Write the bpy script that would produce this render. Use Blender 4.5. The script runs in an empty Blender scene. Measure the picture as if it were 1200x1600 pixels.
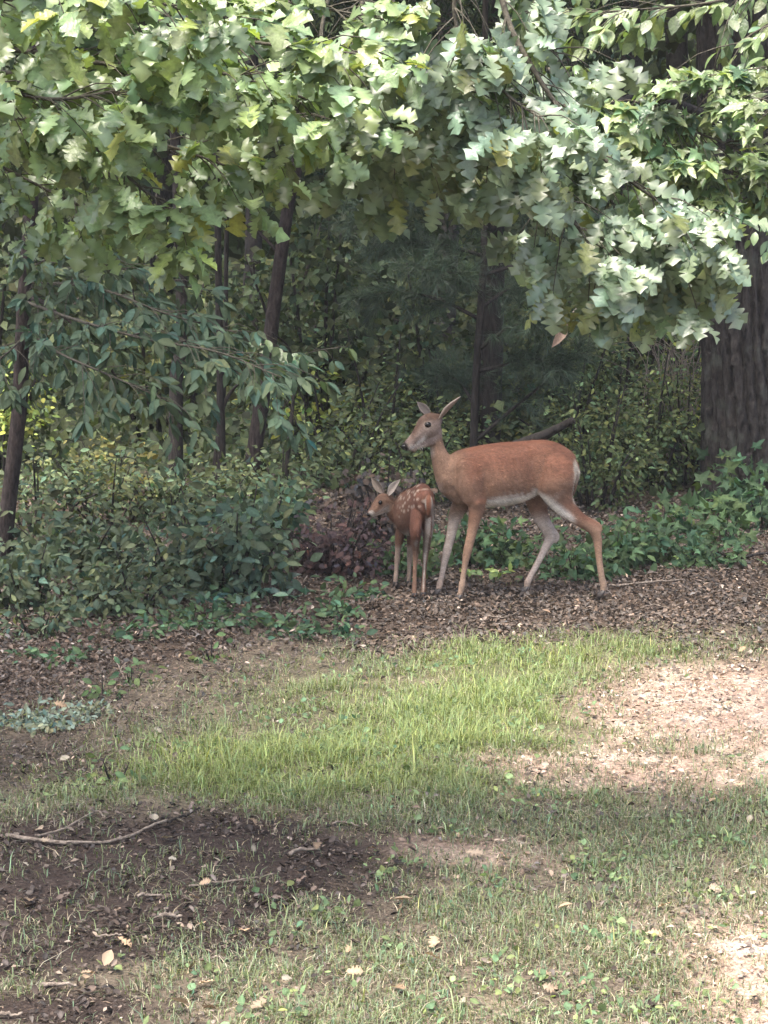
import bpy, math, random
import numpy as np
from mathutils import Vector

R = math.radians
rng = np.random.default_rng(7)
random.seed(7)
scene = bpy.context.scene
col = scene.collection

# ---------------------------------------------------------------- camera, sky, sun, exposure
CAM_H, PITCH, F = 2.6, R(9.9), 3060.0          # F: focal length in pixels of the 1200 x 1600 photograph
cam_d = bpy.data.cameras.new('camera'); cam = bpy.data.objects.new('camera', cam_d); col.objects.link(cam)
cam.location = (0, 0, CAM_H); cam.rotation_euler = (R(90) - PITCH, 0, 0)
cam_d.sensor_fit = 'VERTICAL'; cam_d.sensor_height = 24.0; cam_d.lens = F / 1600 * 24.0
cam_d.clip_start = 0.1; cam_d.clip_end = 600
scene.camera = cam

SUN_EL, SUN_AZ = R(70), R(222)                  # azimuth clockwise from +Y: behind the camera, to its left
world = bpy.data.worlds.new('World'); scene.world = world; world.use_nodes = True
wn = world.node_tree.nodes; wl = world.node_tree.links
sky = wn.new('ShaderNodeTexSky'); sky.sky_type = 'NISHITA'; sky.sun_disc = False
sky.sun_elevation = SUN_EL; sky.sun_rotation = SUN_AZ; sky.air_density = 0.75; sky.dust_density = 5.0; sky.ozone_density = 0.2
wn['Background'].inputs['Strength'].default_value = 0.15
wl.new(sky.outputs[0], wn['Background'].inputs['Color'])
SUN = Vector((math.sin(SUN_AZ) * math.cos(SUN_EL), math.cos(SUN_AZ) * math.cos(SUN_EL), math.sin(SUN_EL)))
sun_d = bpy.data.lights.new('sun', 'SUN'); sun_d.energy = 1.9; sun_d.angle = R(24.0); sun_d.color = (1, 0.955, 0.88)
sun = bpy.data.objects.new('sun', sun_d); col.objects.link(sun)
sun.rotation_euler = SUN.to_track_quat('Z', 'Y').to_euler(); sun.location = SUN * 60
vs = scene.view_settings
vs.view_transform = 'Standard'; vs.look = 'None'; vs.gamma = 1.0; vs.use_curve_mapping = False
vs.exposure = 2.3
cy = scene.cycles
cy.max_bounces = 8; cy.diffuse_bounces = 4; cy.glossy_bounces = 2; cy.transmission_bounces = 5; cy.transparent_max_bounces = 4
cy.use_denoising = True; cy.sample_clamp_indirect = 6.0
cy.caustics_reflective = False; cy.caustics_refractive = False

# ---------------------------------------------------------------- helpers
FWD = np.array([0, math.cos(PITCH), -math.sin(PITCH)]); UPV = np.array([0, math.sin(PITCH), math.cos(PITCH)])
def ray(px, py): return FWD + np.array([1.0, 0, 0]) * (px - 600) / F + UPV * (800 - py) / F
def at(px, py, Y):                              # photograph pixel + real distance north of the camera -> point in metres
    d = ray(px, py); return np.array([0, 0, CAM_H]) + d * (Y / d[1])
def gp(px, py):                                 # photograph pixel on level ground -> (x, y)
    d = ray(px, py); t = CAM_H / -d[2]; return np.array([d[0] * t, d[1] * t])

def _h(ix, iy, s):
    n = (ix.astype(np.int64) * 374761393 + iy.astype(np.int64) * 668265263 + s * 1442695041) & 0x7fffffff
    n = ((n ^ (n >> 13)) * 1274126177) & 0x7fffffff
    return ((n ^ (n >> 16)) & 0xffff) / 65535.0
def vnoise(x, y, s=0):
    x = np.asarray(x, float); y = np.asarray(y, float)
    ix = np.floor(x); iy = np.floor(y); fx = x - ix; fy = y - iy
    fx = fx * fx * (3 - 2 * fx); fy = fy * fy * (3 - 2 * fy)
    a = _h(ix, iy, s); b = _h(ix + 1, iy, s); c = _h(ix, iy + 1, s); d = _h(ix + 1, iy + 1, s)
    return (a * (1 - fx) + b * fx) * (1 - fy) + (c * (1 - fx) + d * fx) * fy
def fbm(x, y, s=0, o=4):
    v = 0; a = 0.5
    for k in range(o): v = v + a * vnoise(x * 2 ** k, y * 2 ** k, s + k * 17); a *= 0.5
    return v / (1 - 0.5 ** o)
def sstep(a, b, x): t = np.clip((x - a) / (b - a), 0, 1); return t * t * (3 - 2 * t)

def ground_z(x, y):
    x = np.asarray(x, float); y = np.asarray(y, float)
    near = np.clip(1 - (np.hypot(x, y - 9) - 14) / 20, 0, 1)
    z = (fbm(x * 0.55, y * 0.55, 3, 3) - 0.5) * 0.09 + (fbm(x * 3, y * 3, 9, 3) - 0.5) * 0.035 * near
    return z + 11.0 * sstep(26, 95, y) + 3 * sstep(9, 40, np.abs(x)) * sstep(14, 40, y)

def norm(v): v = np.asarray(v, float); return v / np.maximum(np.linalg.norm(v, axis=-1, keepdims=True), 1e-9)

def mesh_arrays(name, V, Q=None, T=None, C=None, smooth=False):
    """mesh from arrays: V verts, Q quads, T triangles, C linear vertex colours"""
    me = bpy.data.meshes.new(name)
    V = np.asarray(V, np.float32); me.vertices.add(len(V)); me.vertices.foreach_set('co', V.ravel())
    nq = 0 if Q is None else len(Q); nt = 0 if T is None else len(T)
    loops = []
    if nq: loops.append(np.asarray(Q, np.int32).ravel())
    if nt: loops.append(np.asarray(T, np.int32).ravel())
    lp = np.concatenate(loops); me.loops.add(len(lp)); me.loops.foreach_set('vertex_index', lp)
    me.polygons.add(nq + nt)
    st = np.concatenate([np.arange(nq) * 4, nq * 4 + np.arange(nt) * 3]).astype(np.int32)
    me.polygons.foreach_set('loop_start', st)
    if smooth: me.polygons.foreach_set('use_smooth', np.ones(nq + nt, bool))
    if C is not None:
        a = me.color_attributes.new('Col', 'FLOAT_COLOR', 'POINT')
        C = np.asarray(C, np.float32)
        if C.shape[1] == 3: C = np.concatenate([C, np.ones((len(C), 1), np.float32)], 1)
        a.data.foreach_set('color', C.ravel())
    me.update(calc_edges=True); me.validate()
    return me

def obj(name, me, mat=None, parent=None, kind=None):
    o = bpy.data.objects.new(name, me); col.objects.link(o)
    if mat is not None and me is not None and not me.materials: me.materials.append(mat)
    if parent is not None: o.parent = parent
    if kind: o['kind'] = kind
    return o
def tag(o, label, cat, group=None):
    o['label'] = label; o['category'] = cat
    if group: o['group'] = group
    return o
def thing(name, label, cat, loc=(0, 0, 0), group=None):
    o = bpy.data.objects.new(name, None); col.objects.link(o); o.location = loc; o.empty_display_size = 0.1
    return tag(o, label, cat, group)

def catmull(P, n):
    P = np.asarray(P, float); m = len(P)
    if m == 2: P = np.array([P[0], (P[0] + P[1]) / 2, P[1]]); m = 3
    E = np.concatenate([[2 * P[0] - P[1]], P, [2 * P[-1] - P[-2]]])
    t = np.linspace(0, m - 1 - 1e-6, n); i = t.astype(int); f = (t - i)[:, None]
    a, b, c, d = E[i], E[i + 1], E[i + 2], E[i + 3]
    return 0.5 * (2 * b + (c - a) * f + (2 * a - 5 * b + 4 * c - d) * f ** 2 + (3 * b - a - 3 * c + d) * f ** 3)

def tube(P, r, sides=8, bark=0.0, seed=0, fl=6.0, vs_=3.0, furrow=0.0):
    """closed tapering tube along P; bark: radial relief"""
    P = np.asarray(P, float); n = len(P); r = np.broadcast_to(np.asarray(r, float), (n,))
    T = norm(np.gradient(P, axis=0)); ref = np.array([0.0, 1, 0]) if abs(T[0][1]) < 0.9 else np.array([1.0, 0, 0])
    U = np.zeros_like(P); u = norm(ref - T[0] * ref.dot(T[0]))
    for k in range(n): u = norm(u - T[k] * u.dot(T[k])); U[k] = u
    W = np.cross(T, U); th = np.linspace(0, 2 * np.pi, sides, endpoint=False)
    rr = r[:, None] * np.ones((1, sides))
    if bark:
        L = np.concatenate([[0], np.cumsum(np.linalg.norm(np.diff(P, axis=0), axis=1))])
        cx = np.cos(th)[None] * fl + 50; cyy = np.sin(th)[None] * fl + 50
        n1 = vnoise(cx + 0.0 * L[:, None] + np.floor(0) , cyy + L[:, None] * vs_, seed)
        n2 = vnoise(cx * 2.3 + L[:, None] * 0.7, cyy * 2.3 - L[:, None] * vs_ * 1.4, seed + 5)
        rr = rr * (1 + bark * ((1 - np.abs(2 * n1 - 1)) - 0.5) + bark * 0.6 * (n2 - 0.5))
    if furrow:                                          # vertical plates of bark parted by deep forking furrows
        a = th[None] * sides_f + 1.6 * (vnoise(th[None] * 4 + 7, L[:, None] * 2.2, seed) - 0.5) * 2; row = np.floor(L[:, None] * 4.5 + 0.9 * vnoise(a * 0.5, L[:, None] * 0 + 3, seed + 2))
        w_ = np.abs(((a + 0.37 * row) / np.pi) % 1 - 0.5) * 2; rr = rr * (1 + furrow * (sstep(0.08, 0.5, w_) - 0.6) + furrow * 0.5 * (vnoise(a * 2, L[:, None] * 14, seed + 9) - 0.5))
    V = P[:, None] + rr[..., None] * (np.cos(th)[None, :, None] * U[:, None] + np.sin(th)[None, :, None] * W[:, None])
    V = V.reshape(-1, 3); V = np.concatenate([V, [P[0], P[-1]]])
    i = np.arange(n - 1)[:, None] * sides; j = np.arange(sides)[None]; j2 = (j + 1) % sides
    Q = np.stack([i + j, i + j2, i + sides + j2, i + sides + j], -1).reshape(-1, 4)
    a = np.arange(sides); b = (a + 1) % sides; o = (n - 1) * sides
    T3 = np.concatenate([np.stack([np.full(sides, n * sides), b, a], 1), np.stack([np.full(sides, n * sides + 1), o + a, o + b], 1)])
    return V, Q, T3
sides_f = 13.0
class Batch:
    def __init__(s): s.V = []; s.Q = []; s.T = []; s.C = []; s.n = 0
    def add(s, V, Q=None, T=None, C=None):
        s.V.append(V)
        if Q is not None and len(Q): s.Q.append(np.asarray(Q) + s.n)
        if T is not None and len(T): s.T.append(np.asarray(T) + s.n)
        if C is not None: s.C.append(C)
        s.n += len(V)
    def mesh(s, name, smooth=False):
        return mesh_arrays(name, np.concatenate(s.V), np.concatenate(s.Q) if s.Q else None, np.concatenate(s.T) if s.T else None,
                           np.concatenate(s.C) if s.C else None, smooth)

# ---------------------------------------------------------------- materials
def new_mat(name):
    m = bpy.data.materials.new(name); m.use_nodes = True
    return m, m.node_tree.nodes, m.node_tree.links, m.node_tree.nodes['Principled BSDF']
def leaf_material(name, trans=0.35, rough=0.42, spec=0.45, tint=(1.1, 1.15, 0.5), bump=0.25, nscale=60):
    m, n, l, p = new_mat(name)
    a = n.new('ShaderNodeAttribute'); a.attribute_name = 'Col'
    tc = n.new('ShaderNodeTexCoord'); nz = n.new('ShaderNodeTexNoise'); nz.inputs['Scale'].default_value = nscale; nz.inputs['Detail'].default_value = 3
    l.new(tc.outputs['Object'], nz.inputs['Vector'])
    mr = n.new('ShaderNodeMapRange'); mr.inputs[1].default_value = 0.3; mr.inputs[2].default_value = 0.7; mr.inputs[3].default_value = 0.78; mr.inputs[4].default_value = 1.2
    l.new(nz.outputs[0], mr.inputs[0])
    mu = n.new('ShaderNodeVectorMath'); mu.operation = 'SCALE'; l.new(a.outputs['Color'], mu.inputs[0]); l.new(mr.outputs[0], mu.inputs['Scale'])
    l.new(mu.outputs[0], p.inputs['Base Color']); p.inputs['Roughness'].default_value = rough
    p.inputs['Specular IOR Level'].default_value = spec
    b = n.new('ShaderNodeBump'); b.inputs['Strength'].default_value = bump; b.inputs['Distance'].default_value = 0.01; l.new(nz.outputs[0], b.inputs['Height']); l.new(b.outputs[0], p.inputs['Normal'])
    t = n.new('ShaderNodeBsdfTranslucent'); mt = n.new('ShaderNodeVectorMath'); mt.operation = 'MULTIPLY'; mt.inputs[1].default_value = tint
    l.new(mu.outputs[0], mt.inputs[0]); l.new(mt.outputs[0], t.inputs['Color'])
    x = n.new('ShaderNodeMixShader'); x.inputs[0].default_value = trans; l.new(p.outputs[0], x.inputs[1]); l.new(t.outputs[0], x.inputs[2])
    l.new(x.outputs[0], n['Material Output'].inputs['Surface'])
    return m
def bark_material(name, c1, c2, scale=(14, 14, 3), strength=0.8, lichen=None):
    m, n, l, p = new_mat(name)
    tc = n.new('ShaderNodeTexCoord'); mp = n.new('ShaderNodeMapping'); mp.inputs['Scale'].default_value = scale; l.new(tc.outputs['Object'], mp.inputs[0])
    nz = n.new('ShaderNodeTexNoise'); nz.inputs['Scale'].default_value = 2.2; nz.inputs['Detail'].default_value = 8; nz.inputs['Roughness'].default_value = 0.65; l.new(mp.outputs[0], nz.inputs['Vector'])
    cr = n.new('ShaderNodeValToRGB'); cr.color_ramp.elements[0].position = 0.35; cr.color_ramp.elements[1].position = 0.68
    cr.color_ramp.elements[0].color = (*c1, 1); cr.color_ramp.elements[1].color = (*c2, 1); l.new(nz.outputs[0], cr.inputs[0])
    src = cr.outputs[0]
    if lichen:
        n2 = n.new('ShaderNodeTexNoise'); n2.inputs['Scale'].default_value = 5; n2.inputs['Detail'].default_value = 6; l.new(tc.outputs['Object'], n2.inputs['Vector'])
        r2 = n.new('ShaderNodeMapRange'); r2.inputs[1].default_value = 0.55; r2.inputs[2].default_value = 0.7; r2.inputs[4].default_value = 0.6; l.new(n2.outputs[0], r2.inputs[0])
        mx = n.new('ShaderNodeMix'); mx.data_type = 'RGBA'; l.new(r2.outputs[0], mx.inputs[0]); l.new(src, mx.inputs[6]); mx.inputs[7].default_value = (*lichen, 1); src = mx.outputs[2]
    l.new(src, p.inputs['Base Color']); p.inputs['Roughness'].default_value = 0.9; p.inputs['Specular IOR Level'].default_value = 0.2
    b = n.new('ShaderNodeBump'); b.inputs['Strength'].default_value = strength; b.inputs['Distance'].default_value = 0.03; l.new(nz.outputs[0], b.inputs['Height']); l.new(b.outputs[0], p.inputs['Normal'])
    return m
def col_material(name, rough=0.85, spec=0.2, nscale=120, lo=0.75, hi=1.2, bump=0.3, bdist=0.004, stretch=(1, 1, 1), sheen=0.0):
    m, n, l, p = new_mat(name)
    a = n.new('ShaderNodeAttribute'); a.attribute_name = 'Col'
    tc = n.new('ShaderNodeTexCoord'); mp = n.new('ShaderNodeMapping'); mp.inputs['Scale'].default_value = stretch; l.new(tc.outputs['Object'], mp.inputs[0])
    nz = n.new('ShaderNodeTexNoise'); nz.inputs['Scale'].default_value = nscale; nz.inputs['Detail'].default_value = 5; nz.inputs['Roughness'].default_value = 0.6; l.new(mp.outputs[0], nz.inputs['Vector'])
    mr = n.new('ShaderNodeMapRange'); mr.inputs[1].default_value = 0.3; mr.inputs[2].default_value = 0.7; mr.inputs[3].default_value = lo; mr.inputs[4].default_value = hi; l.new(nz.outputs[0], mr.inputs[0])
    mu = n.new('ShaderNodeVectorMath'); mu.operation = 'SCALE'; l.new(a.outputs['Color'], mu.inputs[0]); l.new(mr.outputs[0], mu.inputs['Scale'])
    l.new(mu.outputs[0], p.inputs['Base Color']); p.inputs['Roughness'].default_value = rough; p.inputs['Specular IOR Level'].default_value = spec
    if sheen: p.inputs['Sheen Weight'].default_value = sheen; p.inputs['Sheen Roughness'].default_value = 0.5
    b = n.new('ShaderNodeBump'); b.inputs['Strength'].default_value = bump; b.inputs['Distance'].default_value = bdist; l.new(nz.outputs[0], b.inputs['Height']); l.new(b.outputs[0], p.inputs['Normal'])
    return m
def plain(name, c, rough=0.5, spec=0.4):
    m, n, l, p = new_mat(name)
    tc = n.new('ShaderNodeTexCoord'); nz = n.new('ShaderNodeTexNoise'); nz.inputs['Scale'].default_value = 40; l.new(tc.outputs['Object'], nz.inputs['Vector'])
    cr = n.new('ShaderNodeValToRGB'); cr.color_ramp.elements[0].color = (*[x * 0.75 for x in c], 1); cr.color_ramp.elements[1].color = (*[min(1, x * 1.25) for x in c], 1); l.new(nz.outputs[0], cr.inputs[0])
    l.new(cr.outputs[0], p.inputs['Base Color']); p.inputs['Roughness'].default_value = rough; p.inputs['Specular IOR Level'].default_value = spec
    return m

M_oak = leaf_material('oak_leaf', 0.36, 0.36, 0.7, bump=0.4, nscale=9)
M_leaf = leaf_material('forest_leaf', 0.35, 0.6, 0.2)
M_grass = leaf_material('grass_blade', 0.3, 0.5, 0.3, nscale=20, bump=0.0)
M_litter = leaf_material('dry_leaf', 0.12, 0.7, 0.25, (1.1, 1, 0.7), nscale=80)
M_ground = col_material('earth', 0.95, 0.15, 55, 0.45, 1.5, 1.0, 0.02)
M_bark = bark_material('oak_bark', (0.009, 0.008, 0.008), (0.055, 0.048, 0.044), (11, 11, 4.5), 1.0, (0.085, 0.09, 0.075))
M_barkred = bark_material('cedar_bark', (0.014, 0.011, 0.010), (0.062, 0.048, 0.043), (16, 16, 5), 0.9)
M_barkdark = bark_material('dark_bark', (0.012, 0.010, 0.009), (0.045, 0.038, 0.033), (20, 20, 4), 0.7)
M_twig = bark_material('twig_bark', (0.035, 0.032, 0.024), (0.10, 0.09, 0.068), (30, 30, 30), 0.4)
M_stick = bark_material('dead_stick', (0.09, 0.07, 0.055), (0.30, 0.25, 0.20), (25, 25, 25), 0.5)
M_needle = leaf_material('pine_needle', 0.1, 0.5, 0.3, bump=0.0)
M_coat = col_material('deer_coat', 0.8, 0.2, 230, 0.70, 1.25, 0.4, 0.004, (0.35, 1, 1), 0.0)
M_black = plain('wet_black', (0.006, 0.005, 0.005), 0.12, 0.25)
M_hoof = plain('hoof_horn', (0.03, 0.024, 0.02), 0.45, 0.4)

# ---------------------------------------------------------------- ground
def axis(core0, core1, step, far, grow=1.16):
    c = list(np.arange(core0, core1 + step / 2, step)); a, b = [], []
    s = step; x = core0
    while x > -far: s *= grow; x -= s; a.append(x)
    s = step; x = core1
    while x < far: s *= grow; x += s; b.append(x)
    return np.array(a[::-1] + c + b)
gx = axis(-3.6, 3.6, 0.045, 220); gy = axis(4.2, 17.0, 0.045, 320)
GX, GY = np.meshgrid(gx, gy)
GZ = ground_z(GX, GY)

def blob(x, y, px, py, rx, ry, soft=0.5):       # soft-edged patch on the ground, centred where the photograph shows it, radii in metres
    c = gp(px, py); d = np.hypot((x - c[0]) / rx, (y - c[1]) / ry)
    return 1 - sstep(1 - soft, 1 + soft, d + 0.55 * (fbm(x * 2.1, y * 2.1, 31, 3) - 0.5))
def wood_mask(x, y):                             # 1 under the trees: the edge runs obliquely, nearer on one side
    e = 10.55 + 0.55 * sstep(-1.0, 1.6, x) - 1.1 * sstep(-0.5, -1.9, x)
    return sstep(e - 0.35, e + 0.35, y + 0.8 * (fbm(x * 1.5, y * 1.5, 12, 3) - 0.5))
def soil_mask(x, y):
    return np.clip(blob(x, y, 130, 1365, 1.0, 0.72, 0.35) + 0.9 * blob(x, y, 90, 1440, 0.75, 0.42, 0.4) + blob(x, y, 380, 1330, 0.35, 0.3) + 0.75 * blob(x, y, 330, 1470, 0.3, 0.16) + blob(x, y, 90, 1565, 0.30, 0.16, 0.4) + 0.5 * blob(x, y, 40, 1180, 0.5, 0.5), 0, 1)
def path_mask(x, y):
    return np.clip(blob(x, y, 1240, 1120, 0.95, 1.15, 0.4) + 0.9 * blob(x, y, 900, 1205, 0.55, 0.28, 0.5) + 0.8 * blob(x, y, 1230, 1540, 0.3, 0.6) + 0.55 * blob(x, y, 760, 1330, 0.35, 0.18), 0, 1)
def lush_mask(x, y):
    return np.clip(0.9 * blob(x, y, 720, 1120, 0.95, 0.95, 0.75) + 0.8 * blob(x, y, 900, 1020, 0.8, 0.45, 0.8) + 0.85 * blob(x, y, 380, 1200, 0.85, 0.42, 0.8) + 0.6 * blob(x, y, 560, 1215, 0.8, 0.38, 0.8), 0, 1) * (1 - 0.85 * path_mask(x, y))
def mixc(a, b, t): return a * (1 - t[..., None]) + np.asarray(b) * t[..., None]
n1 = fbm(GX * 1.4, GY * 1.4, 41, 4); n2 = fbm(GX * 6, GY * 6, 55, 3)
GC = np.ones(GX.shape + (3,)) * np.array([0.088, 0.071, 0.053])
GC = mixc(GC, (0.145, 0.118, 0.085), sstep(0.4, 0.65, n2))
GC = mixc(GC, (0.10, 0.12, 0.045), 0.5 * lush_mask(GX, GY))
GC = mixc(GC, (0.33, 0.235, 0.18), path_mask(GX, GY))
GC = mixc(GC, (0.43, 0.34, 0.275), path_mask(GX, GY) * sstep(0.5, 0.75, n2))
GC = mixc(GC, (0.036, 0.026, 0.022), 0.95 * soil_mask(GX, GY))
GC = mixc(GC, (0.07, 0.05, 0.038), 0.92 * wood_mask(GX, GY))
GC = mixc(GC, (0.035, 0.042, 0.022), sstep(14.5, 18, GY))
GC = GC * (0.8 + 0.4 * n1)[..., None] * (0.72 + 0.56 * fbm(GX * 17, GY * 17, 91, 2))[..., None]
GZ = GZ + 0.018 * (fbm(GX * 9, GY * 9, 77, 2) - 0.5) * (soil_mask(GX, GY) + 0.4)
ny, nx = GX.shape
idx = np.arange(ny * nx).reshape(ny, nx)
Qg = np.stack([idx[:-1, :-1], idx[:-1, 1:], idx[1:, 1:], idx[1:, :-1]], -1).reshape(-1, 4)
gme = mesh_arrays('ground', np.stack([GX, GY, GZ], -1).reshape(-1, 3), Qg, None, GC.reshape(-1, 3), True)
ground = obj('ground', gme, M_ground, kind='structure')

# ---------------------------------------------------------------- leaf shapes (unit length along +X, normal +Z)
def lobed(n_lobes, depth, width, sweep=0.1, fold=0.22, droop=0.22, seed=0):
    """oak leaf: wavy half width along the midrib, widest past the middle, lobes swept forward"""
    r_ = np.random.default_rng(seed); k = 5 * n_lobes + 1
    x = np.concatenate([[0.0, 0.07], np.linspace(0.13, 0.93, k), [1.0]]); f = np.clip((x - 0.13) / 0.80, 0, 1)
    env = width * (0.28 + 0.72 * np.sin(np.pi * np.clip(0.12 + 0.62 * f ** 0.9, 0, 1)) ** 1.1) * np.where(f > 0.86, 0.72, 1)
    wave = 0.5 - 0.5 * np.cos(2 * np.pi * f * n_lobes); hw = env * (1 - depth + depth * wave ** 0.45)
    hw[0] = 0; hw[1] = 0.012; hw[-1] = 0; hw[-2] = max(hw[-2], width * 0.30); n = len(x)
    rows = []
    for s_ in (1, -1):
        h = hw * (1 + 0.10 * np.sin(x * 9 + 2 * s_ + seed)); h[[0, -1]] = 0
        rows.append(np.stack([np.clip(x + sweep * h * 1.6, 0, 1.04), s_ * h, fold * h * (1 + 0.8 * np.sin(x * 4 + seed * 2 + s_)) - droop * (x - 0.1) ** 2 + 0.16 * h * np.sin(x * 13 + seed + s_)], 1))
    mid = np.stack([x, 0 * x, -droop * (x - 0.1) ** 2], 1)
    V = np.concatenate([mid, rows[0], rows[1]]); T = []
    for q in range(n - 1):
        for r0, fl in ((n, 0), (2 * n, 1)):
            for t in ((q, q + 1, r0 + q + 1), (q, r0 + q + 1, r0 + q)):
                T.append(t if not fl else t[::-1])
    V[:, 1] += 0.07 * math.sin(seed * 1.7) * V[:, 0] ** 2; V[:, 2] += 0.22 * math.sin(seed * 2.3) * V[:, 1] * V[:, 0]   # side bend and twist
    T = np.array(T); A = V[T]; ar = np.linalg.norm(np.cross(A[:, 1] - A[:, 0], A[:, 2] - A[:, 0]), axis=1)
    return V, T[ar > 1e-7]
def palmate(seed=0):
    r_ = np.random.default_rng(seed); pts = []
    for ang, L in ((-125, 0.38), (-100, 0.25), (-68, 0.62), (-38, 0.34), (0, 0.85), (38, 0.34), (68, 0.62), (100, 0.25), (125, 0.38)):
        for da, k in ((-9, 0.72), (0, 1.0), (9, 0.72)) if L > 0.35 else ((0, 1.0),):
            pts.append((0.22 + L * k * math.cos(R(ang + da)), L * k * math.sin(R(ang + da)) * (1 + 0.08 * r_.standard_normal())))
    pts = np.array(pts); V = np.concatenate([[[0.22, 0]], pts])
    z = -0.18 * (V[:, 0] ** 2) - 0.15 * np.abs(V[:, 1]) + 0.05 * r_.standard_normal(len(V))
    T = [(0, k, k + 1) for k in range(1, len(V) - 1)]
    return np.column_stack([V, z]), np.array(T)
def simple_leaf(w=0.3, fold=0.25, droop=0.25, k=1.0):
    x = np.array([0, 0.22, 0.5, 0.78, 1.0]); hw = np.array([0, 0.72, 1.0, 0.62, 0]) * w * k
    V = [(0, 0, 0)]
    for i in (1, 2, 3): V += [(x[i], hw[i], fold * hw[i] - droop * x[i] ** 2), (x[i], 0, -droop * x[i] ** 2), (x[i], -hw[i], fold * hw[i] - droop * x[i] ** 2)]
    V.append((1, 0, -droop))
    T = [(0, 2, 1), (0, 3, 2), (1, 2, 5), (1, 5, 4), (2, 3, 6), (2, 6, 5), (4, 5, 8), (4, 8, 7), (5, 6, 9), (5, 9, 8), (7, 8, 10), (8, 9, 10)]
    return np.array(V, float), np.array(T)
def tiny_leaf(w=0.35):
    V = np.array([(0, 0, 0), (0.45, w, 0.08), (1, 0, -0.15), (0.45, -w, 0.08)]); return V, np.array([(0, 2, 1), (0, 3, 2)])
OAKS = [lobed(4, 0.58, 0.30, 0.10, 0.2, 0.2, 1), lobed(4, 0.50, 0.33, 0.05, 0.12, 0.35, 2), lobed(5, 0.52, 0.28, 0.08, 0.35, 0.12, 3), lobed(3, 0.55, 0.34, 0.10, 0.1, 0.5, 4), lobed(4, 0.55, 0.27, 0.1, 0.45, 0.3, 11), lobed(5, 0.56, 0.31, 0.05, -0.15, 0.2, 12)]
OAKS_DEEP = [lobed(4, 0.74, 0.31, 0.12, 0.2, 0.25, 5), lobed(4, 0.70, 0.28, 0.10, 0.3, 0.2, 6), lobed(5, 0.70, 0.30, 0.10, 0.1, 0.5, 8), lobed(4, 0.74, 0.26, 0.10, -0.2, 0.3, 9), lobed(3, 0.74, 0.29, 0.12, 0.5, 0.1, 10)]
MAPLES = [palmate(1), palmate(2)]
SIMPLES = [simple_leaf(0.24, 0.3, 0.3), simple_leaf(0.28, 0.15, 0.15)]
SLIM = [simple_leaf(0.15, 0.3, 0.3), simple_leaf(0.19, 0.2, 0.15)]
TINY = [tiny_leaf(0.32), tiny_leaf(0.42)]

def rib_tone(V):                                  # paler midrib, as leaves have
    return np.where(np.abs(V[:, 1:2]) < 0.045, 1.22, 0.95) if len(V) > 6 else np.ones((len(V), 1))
def frames(D, N):
    D = norm(D); N = norm(N - D * np.sum(D * N, 1, keepdims=True)); return D, np.cross(N, D), N
def scatter(templates, P, D, N, S, C, jitter=0.12):
    """leaves as one mesh batch: positions, tip directions, normals, lengths, colours"""
    b = Batch(); D, B, N = frames(D, N); pick = rng.integers(0, len(templates), len(P))
    for k, (V, T) in enumerate(templates):
        m = pick == k; c = int(m.sum())
        if not c: continue
        W = P[m][:, None] + S[m][:, None, None] * (V[None, :, :1] * D[m][:, None] + V[None, :, 1:2] * B[m][:, None] + V[None, :, 2:3] * N[m][:, None])
        Ts = (T[None] + (np.arange(c) * len(V))[:, None, None]).reshape(-1, 3)
        Cc = np.repeat(C[m], len(V), 0) * np.tile(rib_tone(V), (c, 1))
        b.add(W.reshape(-1, 3), None, Ts, Cc)
    return b
def vary(base, n, dv=0.25, dh=0.12, r_=None):
    r_ = r_ or rng; base = np.asarray(base, float)
    v = np.exp(r_.normal(0, dv, (n, 1))); h = r_.normal(0, dh, (n, 1))
    return np.clip(base * v * (1 + h * np.array([1.0, 0.15, -0.7])), 0.002, 0.9)
def rdir(n, z=0.0):
    v = rng.normal(size=(n, 3)); v[:, 2] += z; return norm(v)

# shared leaf meshes for single leaf objects: a few shapes times a few tones
def leaf_set(templates, base, mat, tones=5, dv=0.22, dh=0.14, name='leaf', alt=None):
    out = []
    for k, (V, T) in enumerate(templates):
        for q in range(tones):
            c = vary(alt if alt is not None and q == 0 else base, 1, dv, dh)[0]
            me = mesh_arrays(name, V, None, T, np.tile(c, (len(V), 1)) * rib_tone(V), False); me.materials.append(mat); out.append(me)
    return out
from mathutils import Matrix
def place_leaves(parent, meshes, P, D, N, S, name='leaf'):
    D, B, N = frames(D, N)
    for i in range(len(P)):
        o = bpy.data.objects.new(name, meshes[int(rng.integers(len(meshes)))]); col.objects.link(o); o.parent = parent
        s = S[i]
        o.matrix_basis = Matrix(((D[i][0] * s, B[i][0] * s, N[i][0] * s, P[i][0]), (D[i][1] * s, B[i][1] * s, N[i][1] * s, P[i][1]), (D[i][2] * s, B[i][2] * s, N[i][2] * s, P[i][2]), (0, 0, 0, 1)))

def proj(P):
    d = P - np.array([0, 0, CAM_H]); z = d @ FWD; return 600 + F * d[:, 0] / z, 800 - F * (d @ UPV) / z, z

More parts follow.
